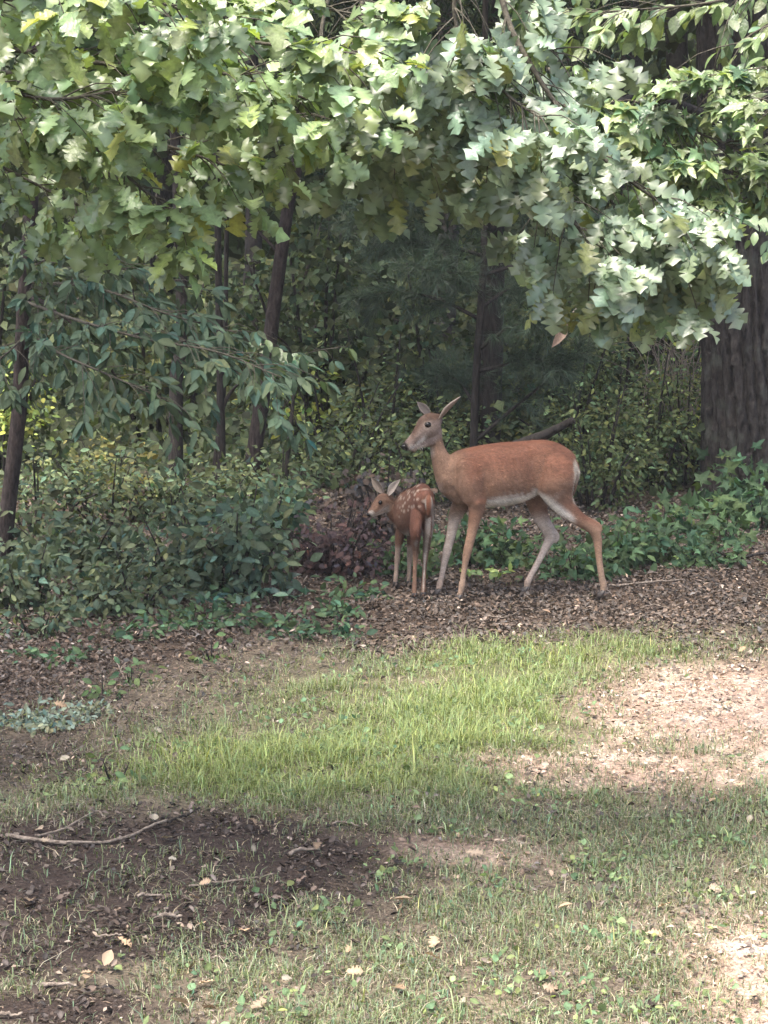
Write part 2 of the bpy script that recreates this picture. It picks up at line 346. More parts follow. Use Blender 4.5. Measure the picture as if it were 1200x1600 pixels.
def bough_leaves(path, n_twig, twig_len, per, leaf_len, spread=0.9, droop=0.25, start=0.15, face=(0, -0.55, 0.75), fan=0.85, along=0.35):
    """twigs along a bough and the leaves in whorls at their ends -> (twig tubes batch, P, D, N, S)"""
    path = np.asarray(path); n = len(path); b = Batch(); P, D, N, S = [], [], [], []
    Tn = norm(np.gradient(path, axis=0))
    for k in range(n_twig):
        f = start + (1 - start) * (k + rng.random()) / n_twig; i = min(n - 1, int(f * (n - 1)))
        o = path[i]; side = rng.normal(size=3); side -= Tn[i] * side.dot(Tn[i]); side = norm(side) * spread; side[2] *= 0.55
        d = norm(Tn[i] * (0.55 + 0.5 * rng.random()) + side + np.array([0, 0, -droop * rng.random()]))
        L = twig_len * (0.45 + 0.85 * rng.random()); mid = o + d * L * 0.5 + np.array([0, 0, 0.03 * L]); tip = o + d * L + np.array([0, 0, -0.18 * L])
        tw = catmull([o, mid, tip], 5); b.add(*tube(tw, np.linspace(0.003, 0.0013, 5), 4))
        m = int(per * (0.6 + 0.8 * rng.random())); td = norm(tip - mid)
        for q in range(m):
            g = 1 - along * rng.random() ** 1.5 * (q > m * 0.4); base = o * (1 - g) + tip * g + np.array([0, 0, 0.02 * L])
            rd = rng.normal(size=3); rd[2] *= 0.45; ld = norm(td * (1.1 - fan * 0.5) + norm(rd) * fan + np.array([0, 0, -droop * 0.9]))
            P.append(base + ld * 0.012); D.append(ld); N.append(np.asarray(face) + rng.normal(size=3) * 0.33); S.append(leaf_len * (0.68 + 0.5 * rng.random()))
    return b, np.array(P), np.array(D), np.array(N), np.array(S)

def build_bough_tree(root, specs, templates, base, mat, twig_mat, n_single=300, tones=6, dv=0.25, dh=0.14, alt=None):
    """branches, twigs and leaves for a tree; the leaves that show largest are objects of their own, the rest one foliage part"""
    off = np.array(root.location); P, D, N, S = [], [], [], []
    for sp in specs:
        path = catmull(sp['path'], 28)
        br = obj('branch', mesh_arrays('branch', *[(x - off if k == 0 else x) for k, x in enumerate(tube(path, np.linspace(sp.get('r', 0.02) * 0.62, 0.0035, 28), 7))], None, True), twig_mat, root)
        tb, p, d, n, s = bough_leaves(path, **sp['leaf'])
        tb.V = [v - off for v in tb.V]
        obj('twigs', tb.mesh('twigs', True), twig_mat, br, 'stuff')
        P.append(p); D.append(d); N.append(n); S.append(s)
    P = np.concatenate(P); D = np.concatenate(D); N = np.concatenate(N); S = np.concatenate(S)
    px, py, z = proj(P); inside = (px > -20) & (px < 1220) & (py > -20) & (py < 1620)
    order = np.argsort(-(S / z) * np.where(inside, 1, 0.001)); a = order[:n_single]; a = a[inside[a]]; rest = np.setdiff1d(order, a)
    ms = leaf_set(templates, base, mat, tones, dv, dh, alt=alt)
    place_leaves(root, ms, P[a] - off, D[a], N[a], S[a])
    if len(rest): 
        f = obj('foliage', scatter(templates, P[rest] - off, D[rest], N[rest], S[rest], vary(base, len(rest), dv, dh)).mesh('foliage'), mat, root, 'stuff')
    return len(P)

def crown(root, centers, n, size, base, mat=M_leaf, templates=None, dv=0.3, name='crown'):
    """leaf clumps filling ellipsoids (x, y, z, rx, ry, rz)"""
    off = np.array(root.location); P = []
    w = np.array([c[3] * c[4] * c[5] for c in centers]) ** 0.67; w = w / w.sum()
    for c, q in zip(centers, w):
        k = max(4, int(n * q)); ncl = max(3, k // 22)
        u = rdir(ncl) * rng.random((ncl, 1)) ** 0.4
        cl = np.array(c[:3]) + u * np.array(c[3:6])
        i = rng.integers(0, ncl, k); P.append(cl[i] + rng.normal(size=(k, 3)) * np.array([1, 1, 0.45]) * (0.16 * min(c[3:6]) + size * 0.8))
    P = np.concatenate(P); k = len(P)
    D = rdir(k, -0.35); N = rdir(k, 1.3); N[:, 1] -= 0.5
    me = scatter(templates or TINY, P - off, D, N, size * (0.7 + 0.6 * rng.random(k)), vary(base, k, dv, 0.16)).mesh(name)
    return obj(name, me, mat, root, 'stuff')

# ---------------------------------------------------------------- big trees of the wood: trunks where the photograph shows them, crowns above the frame
G_FAR = (0.055, 0.085, 0.028)
def trunk_tree(name, label, pts, r0, r1, mat, crowns=None, n_leaf=2500, leaf=0.16, base=G_FAR, sides=14, bark=0.12, flare=1.5, group=None, limbs=(), furrow=0.0, rings=70):
    pts = np.asarray(pts, float); b = pts[0].copy(); b[2] = float(ground_z(b[0], b[1]))
    pts[0][2] = b[2] - 0.12
    t = thing(name, label, 'tree', b, group); path = catmull(pts, rings)
    f = np.linspace(0, 1, rings); r = r0 + (r1 - r0) * f; r = r * (1 + (flare - 1) * np.exp(-f * 26))
    V, Q, T = tube(path, r, sides, bark, int(abs(b[0] * 97)) + 3, furrow=furrow); obj('trunk', mesh_arrays('trunk', V - b, Q, T, None, True), mat, t)
    for L in limbs:
        lp = catmull(L[0], 18); V, Q, T = tube(lp, np.linspace(L[1], L[2], 18), 7, 0.08, 5); obj('limb', mesh_arrays('limb', V - b, Q, T, None, True), mat, t)
    if crowns: crown(t, crowns, n_leaf, leaf, base)
    return t
def up(p, h, lean=(0, 0)): p = np.asarray(p, float); return np.array([p[0] + lean[0], p[1] + lean[1], h])

# the thick old oak beside the path
A = at(1178, 800, 15.6); A[2] = 0
big = trunk_tree('oak_tree', 'thick old tree with deeply furrowed dark bark at the wood edge', [A, at(1172, 600, 15.6), at(1163, 300, 15.7), at(1150, 0, 15.8), up(at(1140, 0, 15.8), 8)], 0.40, 0.24, M_bark,
    [(2.6, 15.6, 8.2, 2.6, 2.6, 1.8), (4.4, 14.6, 6.6, 2.0, 2.2, 1.5), (1.2, 14.2, 6.2, 1.8, 1.6, 1.2), (1.7, 11.1, 6.0, 1.7, 1.0, 0.55), (0.2, 10.9, 6.2, 1.4, 0.9, 0.5)], 7600, 0.17, sides=200, bark=0.06, flare=1.22, furrow=0.12, rings=320,  # last two crown clumps added out of view to shade the deer
    limbs=[([at(1160, 230, 15.7), at(1100, 180, 15.2), at(1010, 150, 14.6), at(930, 170, 14.0)], 0.05, 0.012)])
# the leaning tree with a reddish trunk
B0 = gp(385, 760); hb = trunk_tree('cedar_tree', 'slender leaning tree with reddish brown bark', [(B0[0], B0[1], 0), at(410, 620, B0[1]), at(432, 450, B0[1]), at(450, 320, B0[1]), at(468, 180, B0[1]), up(at(480, 60, B0[1]), 6.5)], 0.066, 0.04, M_barkred,
    [(-0.7, B0[1] - 0.4, 6.2, 1.9, 2.0, 1.5)], 2200, 0.15, sides=20, bark=0.1, flare=1.3, limbs=[([at(403, 680, B0[1]), at(430, 650, B0[1]), at(462, 615, B0[1] - 0.2)], 0.014, 0.004), ([at(440, 400, B0[1]), at(400, 360, B0[1]), at(365, 350, B0[1])], 0.016, 0.005)])
# dark slim trunks beside it
for k, (pb, pt, r0, Yo, lab) in enumerate([((275, 775), (283, 430), 0.062, 0.0, 'straight dark trunk standing behind the yellow bush'), ((347, 762), (340, 330), 0.036, 0.0, 'thin black trunk forking below the drooping branch'), ((331, 757), (352, 520), 0.026, 0.2, 'thinner dark stem crossing behind the forked black trunk')]):
    p0 = gp(*pb); Y = p0[1] + Yo
    fork = [([at(347, 640, Y), at(357, 618, Y), at(372, 600, Y)], 0.02, 0.012)] if k == 1 else ()
    trunk_tree('slim_tree', lab, [at(*pb, Y), (at(*pb, Y) * 0.5 + at(*pt, Y) * 0.5) + np.array([0.02 * (k - 1), 0, 0]), at(*pt, Y), up(at(*pt, Y), 5.2, (0.1 * (k - 1), 0))], r0, r0 * 0.6, M_barkdark,
        [(p0[0] - 0.9 + k * 0.7, Y - 0.4, 5.6 + 0.5 * k, 1.5, 1.7, 1.2)], 1500, 0.15, sides=12, bark=0.1, flare=1.25, limbs=fork)
# dark trunks deep in the wood
for k, (x, y, r0) in enumerate([(-4.6, 20, 0.14), (-1.6, 23, 0.11), (0.6, 21, 0.12), (2.9, 24, 0.15), (1.75, 19.5, 0.07), (-3.0, 26, 0.16), (5.0, 22, 0.13), (-6.3, 24, 0.15), (4.2, 29, 0.2), (0.2, 30, 0.18)]):
    trunk_tree('wood_tree', 'dim grey brown trunk deep inside the wood', [(x, y, 0), (x + 0.1, y, 3), (x - 0.05, y, 6), (x + 0.1, y, 10)], r0, r0 * 0.6, M_bark,
        [(x, y, 7.5, 2.6, 2.6, 2.2)], 1700, 0.24, sides=12, bark=0.08, group='trunks deep in the wood')

# ---------------------------------------------------------------- boughs hanging in front: two oaks, a maple, a hickory
def trunk_only(root, pts, r0, r1, mat, crowns, n, leaf, base, limbs=()):
    off = np.array(root.location); path = catmull(pts, 40); f = np.linspace(0, 1, 40)
    V, Q, T = tube(path, (r0 + (r1 - r0) * f) * (1 + 0.4 * np.exp(-f * 22)), 28, 0.1, 9); obj('trunk', mesh_arrays('trunk', V - off, Q, T, None, True), mat, root)
    for L in limbs:
        lp = catmull(L[0], 24); V, Q, T = tube(lp, np.linspace(L[1], L[2], 24), 10, 0.08, 5); obj('limb', mesh_arrays('limb', V - off, Q, T, None, True), mat, root)
    if crowns: crown(root, crowns, n, leaf, base)
OAK_C = (0.17, 0.235, 0.108)
LF = dict(n_twig=15, twig_len=0.24, per=9, leaf_len=0.11, droop=0.2, face=(0, -0.38, 0.9))
def lf(**k): d = dict(LF); d.update(k); d['n_twig'] = int(d['n_twig'] * 1.75); return d
oakA = thing('oak_tree', 'white oak whose broad lobed boughs spread from the clearing side over the shaded bank', 'tree', (-3.6, 6.2, float(ground_z(-3.6, 6.2))))
trunk_only(oakA, [(-3.6, 6.2, -0.1), (-3.55, 6.2, 2), (-3.4, 6.3, 4), (-3.3, 6.3, 7)], 0.24, 0.13, M_bark,
    [(-3.6, 6.6, 6.2, 1.6, 1.7, 1.0), (-3.9, 7.6, 6.6, 1.8, 1.6, 1.2), (-2.9, 8.8, 5.6, 1.3, 1.2, 0.8), (-2.3, 5.2, 5.0, 0.9, 0.75, 0.4), (-3.2, 5.0, 5.4, 1.1, 0.9, 0.6), (-2.9, 7.8, 5.2, 1.1, 1.0, 0.5)], 4800, 0.15, OAK_C,  # unseen crown; some clumps added to shade the soil and litter
    [([(-3.45, 6.25, 3.2), (-2.6, 6.35, 3.5), (-1.7, 6.4, 3.35), (-1.0, 6.5, 3.2)], 0.06, 0.02), ([(-3.5, 6.2, 2.6), (-2.6, 6.5, 2.85), (-1.7, 6.6, 2.8)], 0.05, 0.02), ([(-3.4, 6.3, 4.0), (-2.4, 6.6, 4.5), (-1.2, 6.8, 4.4), (0, 7, 4.2)], 0.06, 0.02)])
specsA = [
    dict(path=[at(-420, -40, 6.4), at(-100, -10, 6.4), at(150, 10, 6.4), at(360, 60, 6.3), at(575, 86, 6.3)], r=0.022, leaf=lf(n_twig=26)),
    dict(path=[at(-380, 60, 6.7), at(-60, 68, 6.6), at(140, 97, 6.5), at(330, 111, 6.4), at(480, 155, 6.3)], r=0.02, leaf=lf(n_twig=22)),
    dict(path=[at(-350, 126, 6.3), at(-50, 133, 6.2), at(80, 155, 6.2), at(190, 140, 6.1)], r=0.018, leaf=lf(n_twig=17)),
    dict(path=[at(-300, 155, 6.6), at(20, 173, 6.5), at(120, 210, 6.4), at(210, 285, 6.3), at(285, 340, 6.2)], r=0.016, leaf=lf(n_twig=11, start=0.35, twig_len=0.17, leaf_len=0.118)),
    dict(path=[at(-300, 173, 7.0), at(60, 187, 7.0), at(250, 225, 6.9), at(370, 265, 6.9)], r=0.016, leaf=lf(n_twig=14, twig_len=0.2, leaf_len=0.112, face=(0, -0.3, 0.7))),
    dict(path=[at(-300, -120, 7.1), at(100, -70, 7.0), at(380, -10, 6.9), at(600, 30, 6.8)], r=0.02, leaf=lf(n_twig=24)),
    dict(path=[at(-250, 97, 7.2), at(150, 126, 7.2), at(350, 169, 7.2), at(520, 205, 7.1)], r=0.016, leaf=lf(n_twig=18, face=(0, -0.3, 0.7))),
    dict(path=[at(-250, 198, 7.4), at(-40, 245, 7.4), at(70, 295, 7.3), at(170, 345, 7.3)], r=0.014, leaf=lf(n_twig=14, twig_len=0.18, leaf_len=0.105, face=(0, -0.3, 0.6))),
    dict(path=[at(-200, -60, 6.0), at(0, -40, 6.0), at(180, -15, 5.9), at(300, 20, 5.9)], r=0.015, leaf=lf(n_twig=14))]
build_bough_tree(oakA, specsA, OAKS, OAK_C, M_oak, M_twig, 300, 5, dv=0.2, dh=0.08, alt=(0.23, 0.28, 0.08))

OAK_C2 = (0.145, 0.195, 0.12)
oakB = thing('oak_tree', 'oak with deeply lobed glossy leaves drooping above the doe', 'tree', (4.3, 6.4, float(ground_z(4.3, 6.4))))
trunk_only(oakB, [(4.3, 6.4, -0.1), (4.2, 6.5, 2.2), (4.0, 6.6, 4.5), (3.8, 6.8, 7.5)], 0.26, 0.14, M_bark,
    [(3.2, 8.6, 6.6, 1.6, 1.4, 0.9), (4.4, 6.4, 7.4, 1.5, 1.5, 1.0)], 1800, 0.15, OAK_C2,
    [([(4.05, 6.6, 3.9), (2.9, 6.7, 4.6), (1.4, 6.8, 4.6), (0.4, 6.8, 4.0)], 0.07, 0.025), ([(4.1, 6.55, 3.4), (3.0, 6.9, 4.2), (1.9, 7.1, 4.1), (0.9, 7.1, 3.7)], 0.06, 0.02)])
lo = lambda **k: lf(leaf_len=0.128, droop=0.42, twig_len=0.2, face=(0, -0.6, 0.7), **k)
specsB = [
    dict(path=[at(560, -330, 6.8), at(600, -41, 6.8), at(660, 95, 6.7), at(770, 197, 6.7), at(880, 325, 6.7), at(950, 425, 6.7)], r=0.022, leaf=lo(n_twig=24, start=0.25)),
    dict(path=[at(760, -310, 7.1), at(780, -24, 7.0), at(830, 103, 6.9), at(920, 225, 6.9), at(1030, 315, 6.9), at(1120, 355, 6.9)], r=0.022, leaf=lo(n_twig=24, start=0.25)),
    dict(path=[at(620, -250, 7.2), at(570, -33, 7.2), at(570, 103, 7.1), at(630, 197, 7.1), at(720, 255, 7.1)], r=0.018, leaf=lo(n_twig=20, start=0.25)),
    dict(path=[at(600, -200, 7.5), at(520, -24, 7.5), at(500, 103, 7.4), at(540, 197, 7.4), at(600, 255, 7.4)], r=0.016, leaf=lo(n_twig=18, start=0.25)),
    dict(path=[at(820, -250, 6.6), at(720, -50, 6.6), at(720, 61, 6.6), at(790, 146, 6.6), at(850, 188, 6.5)], r=0.016, leaf=lo(n_twig=18, start=0.25)),
    dict(path=[at(880, 163, 7.0), at(940, 285, 7.0), at(990, 365, 7.0), at(1070, 405, 7.0)], r=0.012, leaf=lo(n_twig=13, start=0.1)),
    dict(path=[at(880, 215, 7.3), at(880, 335, 7.3), at(930, 395, 7.3), at(1010, 425, 7.3)], r=0.012, leaf=lo(n_twig=11, start=0.1)),
    dict(path=[at(930, -200, 7.4), at(860, -41, 7.4), at(830, 44, 7.3), at(870, 86, 7.3)], r=0.012, leaf=lo(n_twig=13, start=0.2))]
build_bough_tree(oakB, specsB, OAKS_DEEP, OAK_C2, M_oak, M_twig, 300, 5, dv=0.2, dh=0.07, alt=(0.16, 0.185, 0.06))

mapl = thing('maple_tree', 'maple with flat sprays of pale green leaves above the path', 'tree', (5.6, 9.6, float(ground_z(5.6, 9.6))))
trunk_only(mapl, [(5.6, 9.6, -0.1), (5.5, 9.5, 2), (5.2, 9.3, 4.5), (5.0, 9.2, 7)], 0.13, 0.07, M_bark, [(4.6, 10.4, 6.2, 1.4, 1.3, 0.9)], 900, 0.13, (0.08, 0.13, 0.04),
    [([(5.3, 9.35, 3.8), (4.2, 9.0, 4.0), (3.0, 8.7, 3.9), (2.0, 8.5, 3.5)], 0.045, 0.016)])
lm = lambda **k: dict(dict(dict(n_twig=20, twig_len=0.28, per=11, leaf_len=0.10, spread=0.8, droop=0.12, start=0.1, face=(0.1, -0.55, 0.8), fan=0.7, along=0.7), **k), n_twig=int(k['n_twig'] * 1.5))
specsM = [
    dict(path=[at(820, 60, 8.7), at(900, 150, 8.5), at(1010, 180, 8.4), at(1110, 215, 8.3), at(1175, 240, 8.2)], r=0.012, leaf=lm(n_twig=26)),
    dict(path=[at(840, 120, 8.8), at(930, 200, 8.6), at(1040, 240, 8.5), at(1130, 270, 8.4)], r=0.012, leaf=lm(n_twig=20)),
    dict(path=[at(1420, 60, 8.4), at(1280, 110, 8.4), at(1150, 135, 8.3), at(1020, 150, 8.3)], r=0.014, leaf=lm(n_twig=14)),
    dict(path=[at(1380, 120, 8.0), at(1290, 150, 8.0), at(1200, 160, 8.0)], r=0.01, leaf=lm(n_twig=7))]
build_bough_tree(mapl, specsM, MAPLES, (0.125, 0.185, 0.085), M_oak, M_twig, 260)

beech = thing('beech_tree', 'beech with bright pointed leaves high above the path', 'tree', (5.0, 11.6, float(ground_z(5.0, 11.6))))
trunk_only(beech, [(5.0, 11.6, -0.1), (4.9, 11.5, 2), (4.8, 11.4, 4.5), (4.7, 11.3, 7)], 0.12, 0.07, M_bark, [(4.2, 11.6, 6.4, 1.5, 1.3, 1.0)], 900, 0.13, (0.07, 0.12, 0.04),
    [([(4.8, 11.4, 4.4), (3.8, 10.6, 4.6), (2.6, 9.6, 4.3), (1.6, 9.2, 3.6)], 0.04, 0.014)])
ls = lambda **k: dict(dict(n_twig=16, twig_len=0.3, per=11, leaf_len=0.088, spread=0.8, droop=0.4, start=0.1, face=(0, -0.5, 0.8), fan=0.8, along=0.8), **k)
specsS = [
    dict(path=[at(1350, -110, 9.4), at(1240, -40, 9.2), at(1130, 0, 9.0), at(1000, 15, 9.0), at(900, 20, 9.0)], r=0.014, leaf=ls(n_twig=24)),
    dict(path=[at(1380, -40, 8.6), at(1290, 10, 8.6), at(1200, 40, 8.6), at(1150, 70, 8.6)], r=0.012, leaf=ls(n_twig=10)),
    dict(path=[at(1350, -160, 9.8), at(1200, -90, 9.8), at(1050, -50, 9.8), at(900, -30, 9.8)], r=0.014, leaf=ls(n_twig=20)),
    dict(path=[at(1300, 300, 11.0), at(1240, 300, 11.0), at(1190, 330, 11.0)], r=0.01, leaf=ls(n_twig=6))]
build_bough_tree(beech, specsS, SIMPLES, (0.11, 0.16, 0.065), M_oak, M_twig, 200)

# hickory with the leaning trunk and the drooping shaded branch
H0 = gp(2, 905)
hick = thing('hickory_tree', 'leaning reddish trunk with a drooping shaded branch of long leaves', 'tree', (H0[0], H0[1], float(ground_z(*H0))))
trunk_only(hick, [(H0[0] - 0.02, H0[1], -0.1), at(14, 780, H0[1]), at(30, 640, H0[1]), at(36, 500, H0[1]), at(50, 300, H0[1]), at(60, 60, H0[1]), up(at(60, 60, H0[1]), 6.5)], 0.052, 0.036, M_barkred,
    [(-2.6, 11.6, 6.0, 1.9, 1.5, 1.3), (-1.2, 12.0, 6.6, 1.6, 1.5, 1.0), (-2.5, 10.4, 4.9, 1.0, 0.8, 0.5), (-1.2, 10.6, 5.6, 1.4, 0.9, 0.5)], 3800, 0.15, G_FAR, [([at(40, 460, H0[1]), at(80, 480, H0[1] - 0.3), at(130, 520, H0[1] - 0.6)], 0.018, 0.006)])  # last crown clump added out of view to keep sun off the deer
lh = lambda **k: dict(dict(dict(n_twig=16, twig_len=0.34, per=13, leaf_len=0.105, spread=0.7, droop=0.14, start=0.05, face=(0.15, -0.5, 0.85), fan=0.65, along=0.95), **k), n_twig=int(k['n_twig'] * 1.7))
specsH = [
    dict(path=[at(36, 470, H0[1]), at(120, 500, 11.4), at(230, 530, 11.0), at(340, 550, 10.7), at(440, 590, 10.5)], r=0.018, leaf=lh(n_twig=24)),
    dict(path=[at(34, 510, H0[1]), at(90, 550, 11.2), at(180, 590, 10.9), at(270, 630, 10.8)], r=0.014, leaf=lh(n_twig=17)),
    dict(path=[at(38, 440, H0[1]), at(150, 450, 11.6), at(260, 490, 11.3), at(370, 520, 11.1)], r=0.014, leaf=lh(n_twig=18)),
    dict(path=[at(34, 530, H0[1]), at(0, 560, 11.5), at(-60, 590, 11.3)], r=0.012, leaf=lh(n_twig=9)),
    dict(path=[at(40, 420, H0[1]), at(100, 400, 11.8), at(190, 420, 11.8), at(280, 450, 11.8)], r=0.012, leaf=lh(n_twig=14))]
build_bough_tree(hick, specsH, SLIM + SIMPLES[:1], (0.058, 0.088, 0.054), M_leaf, M_twig, 300)

# thin sapling with a few pale leaves at its tip
s0 = gp(452, 800); sap = thing('sapling', 'thin crooked sapling with a few pale leaves at its tip', 'tree', (s0[0], s0[1], float(ground_z(*s0)))); Y = s0[1]; off = np.array(sap.location)
pth = catmull([at(450, 805, Y), at(448, 730, Y), at(455, 660, Y), at(459, 600, Y), at(452, 545, Y - 0.1), at(425, 520, Y - 0.3)], 40); V, Q, T = tube(pth, np.linspace(0.02, 0.006, 40), 7, 0.1, 4); obj('trunk', mesh_arrays('trunk', V - off, Q, T, None, True), M_barkdark, sap)
spS = [dict(path=[at(459, 600, Y), at(470, 560, Y - 0.3), at(495, 548, Y - 0.5), at(530, 543, Y - 0.6)], r=0.006, leaf=dict(n_twig=6, twig_len=0.12, per=3, leaf_len=0.125, spread=0.5, droop=0.4, start=0.1, face=(0.1, -0.5, 0.8), fan=0.6, along=0.7)),
       dict(path=[at(456, 570, Y), at(440, 545, Y - 0.3), at(415, 530, Y - 0.4)], r=0.006, leaf=dict(n_twig=7, twig_len=0.14, per=4, leaf_len=0.14, spread=0.6, droop=0.4, start=0.1, face=(0.1, -0.5, 0.8), fan=0.7, along=0.7))]
build_bough_tree(sap, spS, SIMPLES, (0.10, 0.15, 0.075), M_oak, M_twig, 120)

# ---------------------------------------------------------------- pine behind the doe: bare lower trunk, dark limbs, soft needles
p0 = gp(738, 800); Y = p0[1]
pine = thing('pine_tree', 'young pine with dark trunk and soft needles directly behind the doe', 'tree', (p0[0], Y, float(ground_z(*p0)))); off = np.array(pine.location)
pth = catmull([at(736, 805, Y), at(740, 690, Y), at(744, 590, Y), at(752, 470, Y), at(756, 380, Y), at(757, 200, Y), up(at(757, 100, Y), 5.2)], 50)
V, Q, T = tube(pth, np.linspace(0.034, 0.02, 50), 12, 0.12, 8); obj('trunk', mesh_arrays('trunk', V - off, Q, T, None, True), M_barkdark, pine)
limbs = [[(742, 690), (800, 640), (860, 590), (900, 555)], [(745, 640), (720, 600), (690, 580)], [(750, 545), (800, 510), (860, 500)], [(752, 500), (690, 470), (620, 455), (560, 470)], [(755, 430), (830, 410), (900, 420), (960, 440)], [(756, 400), (680, 380), (600, 380)], [(756, 330), (840, 330), (930, 350)], [(756, 300), (650, 310), (560, 340)], [(752, 480), (800, 450), (850, 440)], [(754, 460), (715, 430), (660, 420)], [(748, 580), (790, 570), (830, 560), (870, 570)], [(756, 270), (820, 260), (900, 290)]]
nb = Batch(); nP, nD = [], []
for k, L in enumerate(limbs):
    dy = (-0.25, 0.5, -0.4, 0.1, 0.7, -0.3, 0.3, -0.5, 0.9, -0.7, -0.3, 0.4)[k]
    lp = catmull([at(a, b, Y + dy * q / (len(L) - 1)) for q, (a, b) in enumerate(L)], 20); V, Q, T = tube(lp, np.linspace(0.018, 0.004, 20), 6, 0.1, k); obj('limb', mesh_arrays('limb', V - off, Q, T, None, True), M_barkdark, pine)
    tn = norm(np.gradient(lp, axis=0))
    for q in range(60):
        i = int(rng.integers(5, 20)); d = norm(tn[i] + rng.normal(size=3) * 0.8 + np.array([0, 0, 0.1])); tip = lp[i] + d * 0.28 * rng.random()
        m = 42; nP.append(np.repeat(tip[None], m, 0) - d * rng.random((m, 1)) * 0.10); nD.append(norm(d + rng.normal(size=(m, 3)) * 0.65 + np.array([0, 0, -0.25])))
nP = np.concatenate(nP); nD = np.concatenate(nD); m = len(nP)
nt = (np.array([(0, 0.012, 0), (0, -0.012, 0), (1, 0, -0.1)]), np.array([(0, 1, 2)]))
obj('needles', scatter([nt], nP - off, nD, rdir(m, 1), 0.12 + 0.06 * rng.random(m), vary((0.035, 0.056, 0.034), m, 0.3)).mesh('needles'), M_needle, pine, 'stuff')

# dead leaf caught in the twigs, fallen log and dead branches behind the doe
cl = thing('dead_leaf', 'curled dead buff leaf hanging from a dark twig above the doe', 'leaf', at(880, 520, 12.6)); off = np.array(cl.location)
V, T = simple_leaf(0.17, 0.9, 0.1); a0, a1 = at(888, 503, 12.6), at(863, 543, 12.55); D_, B_, N_ = frames((a1 - a0)[None], np.array([[0.3, -1.0, 0.4]])); s = np.linalg.norm(a1 - a0)
bm_ = a0 + s * (V[:, :1] * D_ + V[:, 1:2] * B_ + V[:, 2:3] * N_); obj('blade', mesh_arrays('blade', bm_ - off, None, T, np.tile((0.27, 0.19, 0.14), (len(V), 1))), M_litter, cl)
V, Q, T = tube(catmull([at(862, 524, 12.62), at(878, 510, 12.62), at(889, 494, 12.62), at(915, 470, 12.7), at(960, 430, 12.9)], 16), np.linspace(0.006, 0.004, 16), 5); obj('twig', mesh_arrays('twig', V - off, Q, T, None, True), M_stick, cl)
def log(name, label, P, r0, r1, mat, cat, sides=12, group=None):
    P = catmull(P, 24); c = P[12]; V, Q, T = tube(P, np.linspace(r0, r1, 24), sides, 0.16, int(abs(c[0] * 50)), 3)
    o = tag(obj(name, mesh_arrays(name, V - c, Q, T, None, True), mat), label, cat, group); o.location = c; return o
log('dead_limb', 'black dead limb slanting up behind the back of the doe', [at(735, 735, 13.6), at(800, 700, 13.5), at(850, 680, 13.4), at(896, 656, 13.3)], 0.055, 0.022, M_barkdark, 'branch')
# ---------------------------------------------------------------- understorey and shrubs
def shrub(name, label, px, py, w, h, n, leaf, base, Y=None, mat=M_leaf, templates=None, group=None, stems=8, depth=None, dv=0.32, lift=0.1, cat='shrub', stem_mat=None):
    """leafy shrub standing on the ground at pixel (px, py); w, h in metres"""
    g = gp(px, py)
    if Y is not None: a = at(px, py, Y); g = np.array([a[0], Y])
    z = float(ground_z(*g)); t = thing(name, label, cat, (g[0], g[1], z), group); dpt = depth or w * 0.75; b = Batch(); P = []; D = []
    for k in range(stems):
        an = rng.random() * 6.283; rr = math.sqrt(rng.random()); tip = np.array([math.cos(an) * rr * w * 0.46, math.sin(an) * rr * dpt * 0.46, h * (0.45 + 0.85 * rng.random() ** 1.6) * (1 - 0.3 * rr)])
        base_ = tip * np.array([0.25, 0.25, 0]); base_[2] = -0.05; pth = catmull([base_, base_ * 0.5 + tip * 0.5 + np.array([0, 0, 0.1 * h]), tip], 8)
        b.add(*tube(pth, np.linspace(0.010, 0.003, 8) * (0.5 + h), 5))
        m = n // stems; f = lift + (1 - lift) * rng.random(m) ** 0.7; q = np.clip((f * 7).astype(int), 0, 7)
        sd = rng.normal(size=(m, 3)) * np.array([1, 1, 0.55]); side = norm(sd) * rng.random((m, 1)) ** 0.6 * np.array([w, dpt, h * 0.6]) * 0.27
        # leaves gather on short side twigs
        tw = rng.integers(0, max(2, m // 7), m); side = side[tw] + rng.normal(size=(m, 3)) * leaf * 0.8; f = f[tw]; q = q[tw]
        p = pth[q] + side; P.append(p); D.append(norm(side + np.array([0, 0, -0.15]) * leaf * 4))
    P = np.concatenate(P); P[:, 2] = np.maximum(P[:, 2], 0.02 + leaf * 0.2 * rng.random(len(P))); D = np.concatenate(D); m = len(P)
    obj('stems', b.mesh('stems', True), stem_mat or M_barkdark, t)
    N = rdir(m, 1.5); N[:, 1] -= 0.75
    obj('foliage', scatter(templates or SIMPLES, P, D + rng.normal(size=(m, 3)) * 0.5, N, leaf * (0.6 + 0.7 * rng.random(m)), vary(base, m, dv, 0.15)).mesh('foliage'), mat, t, 'stuff')
    return t
DK = (0.075, 0.10, 0.06); MID = (0.075, 0.098, 0.05); YEL = (0.13, 0.13, 0.045); LIT = (0.085, 0.11, 0.047)
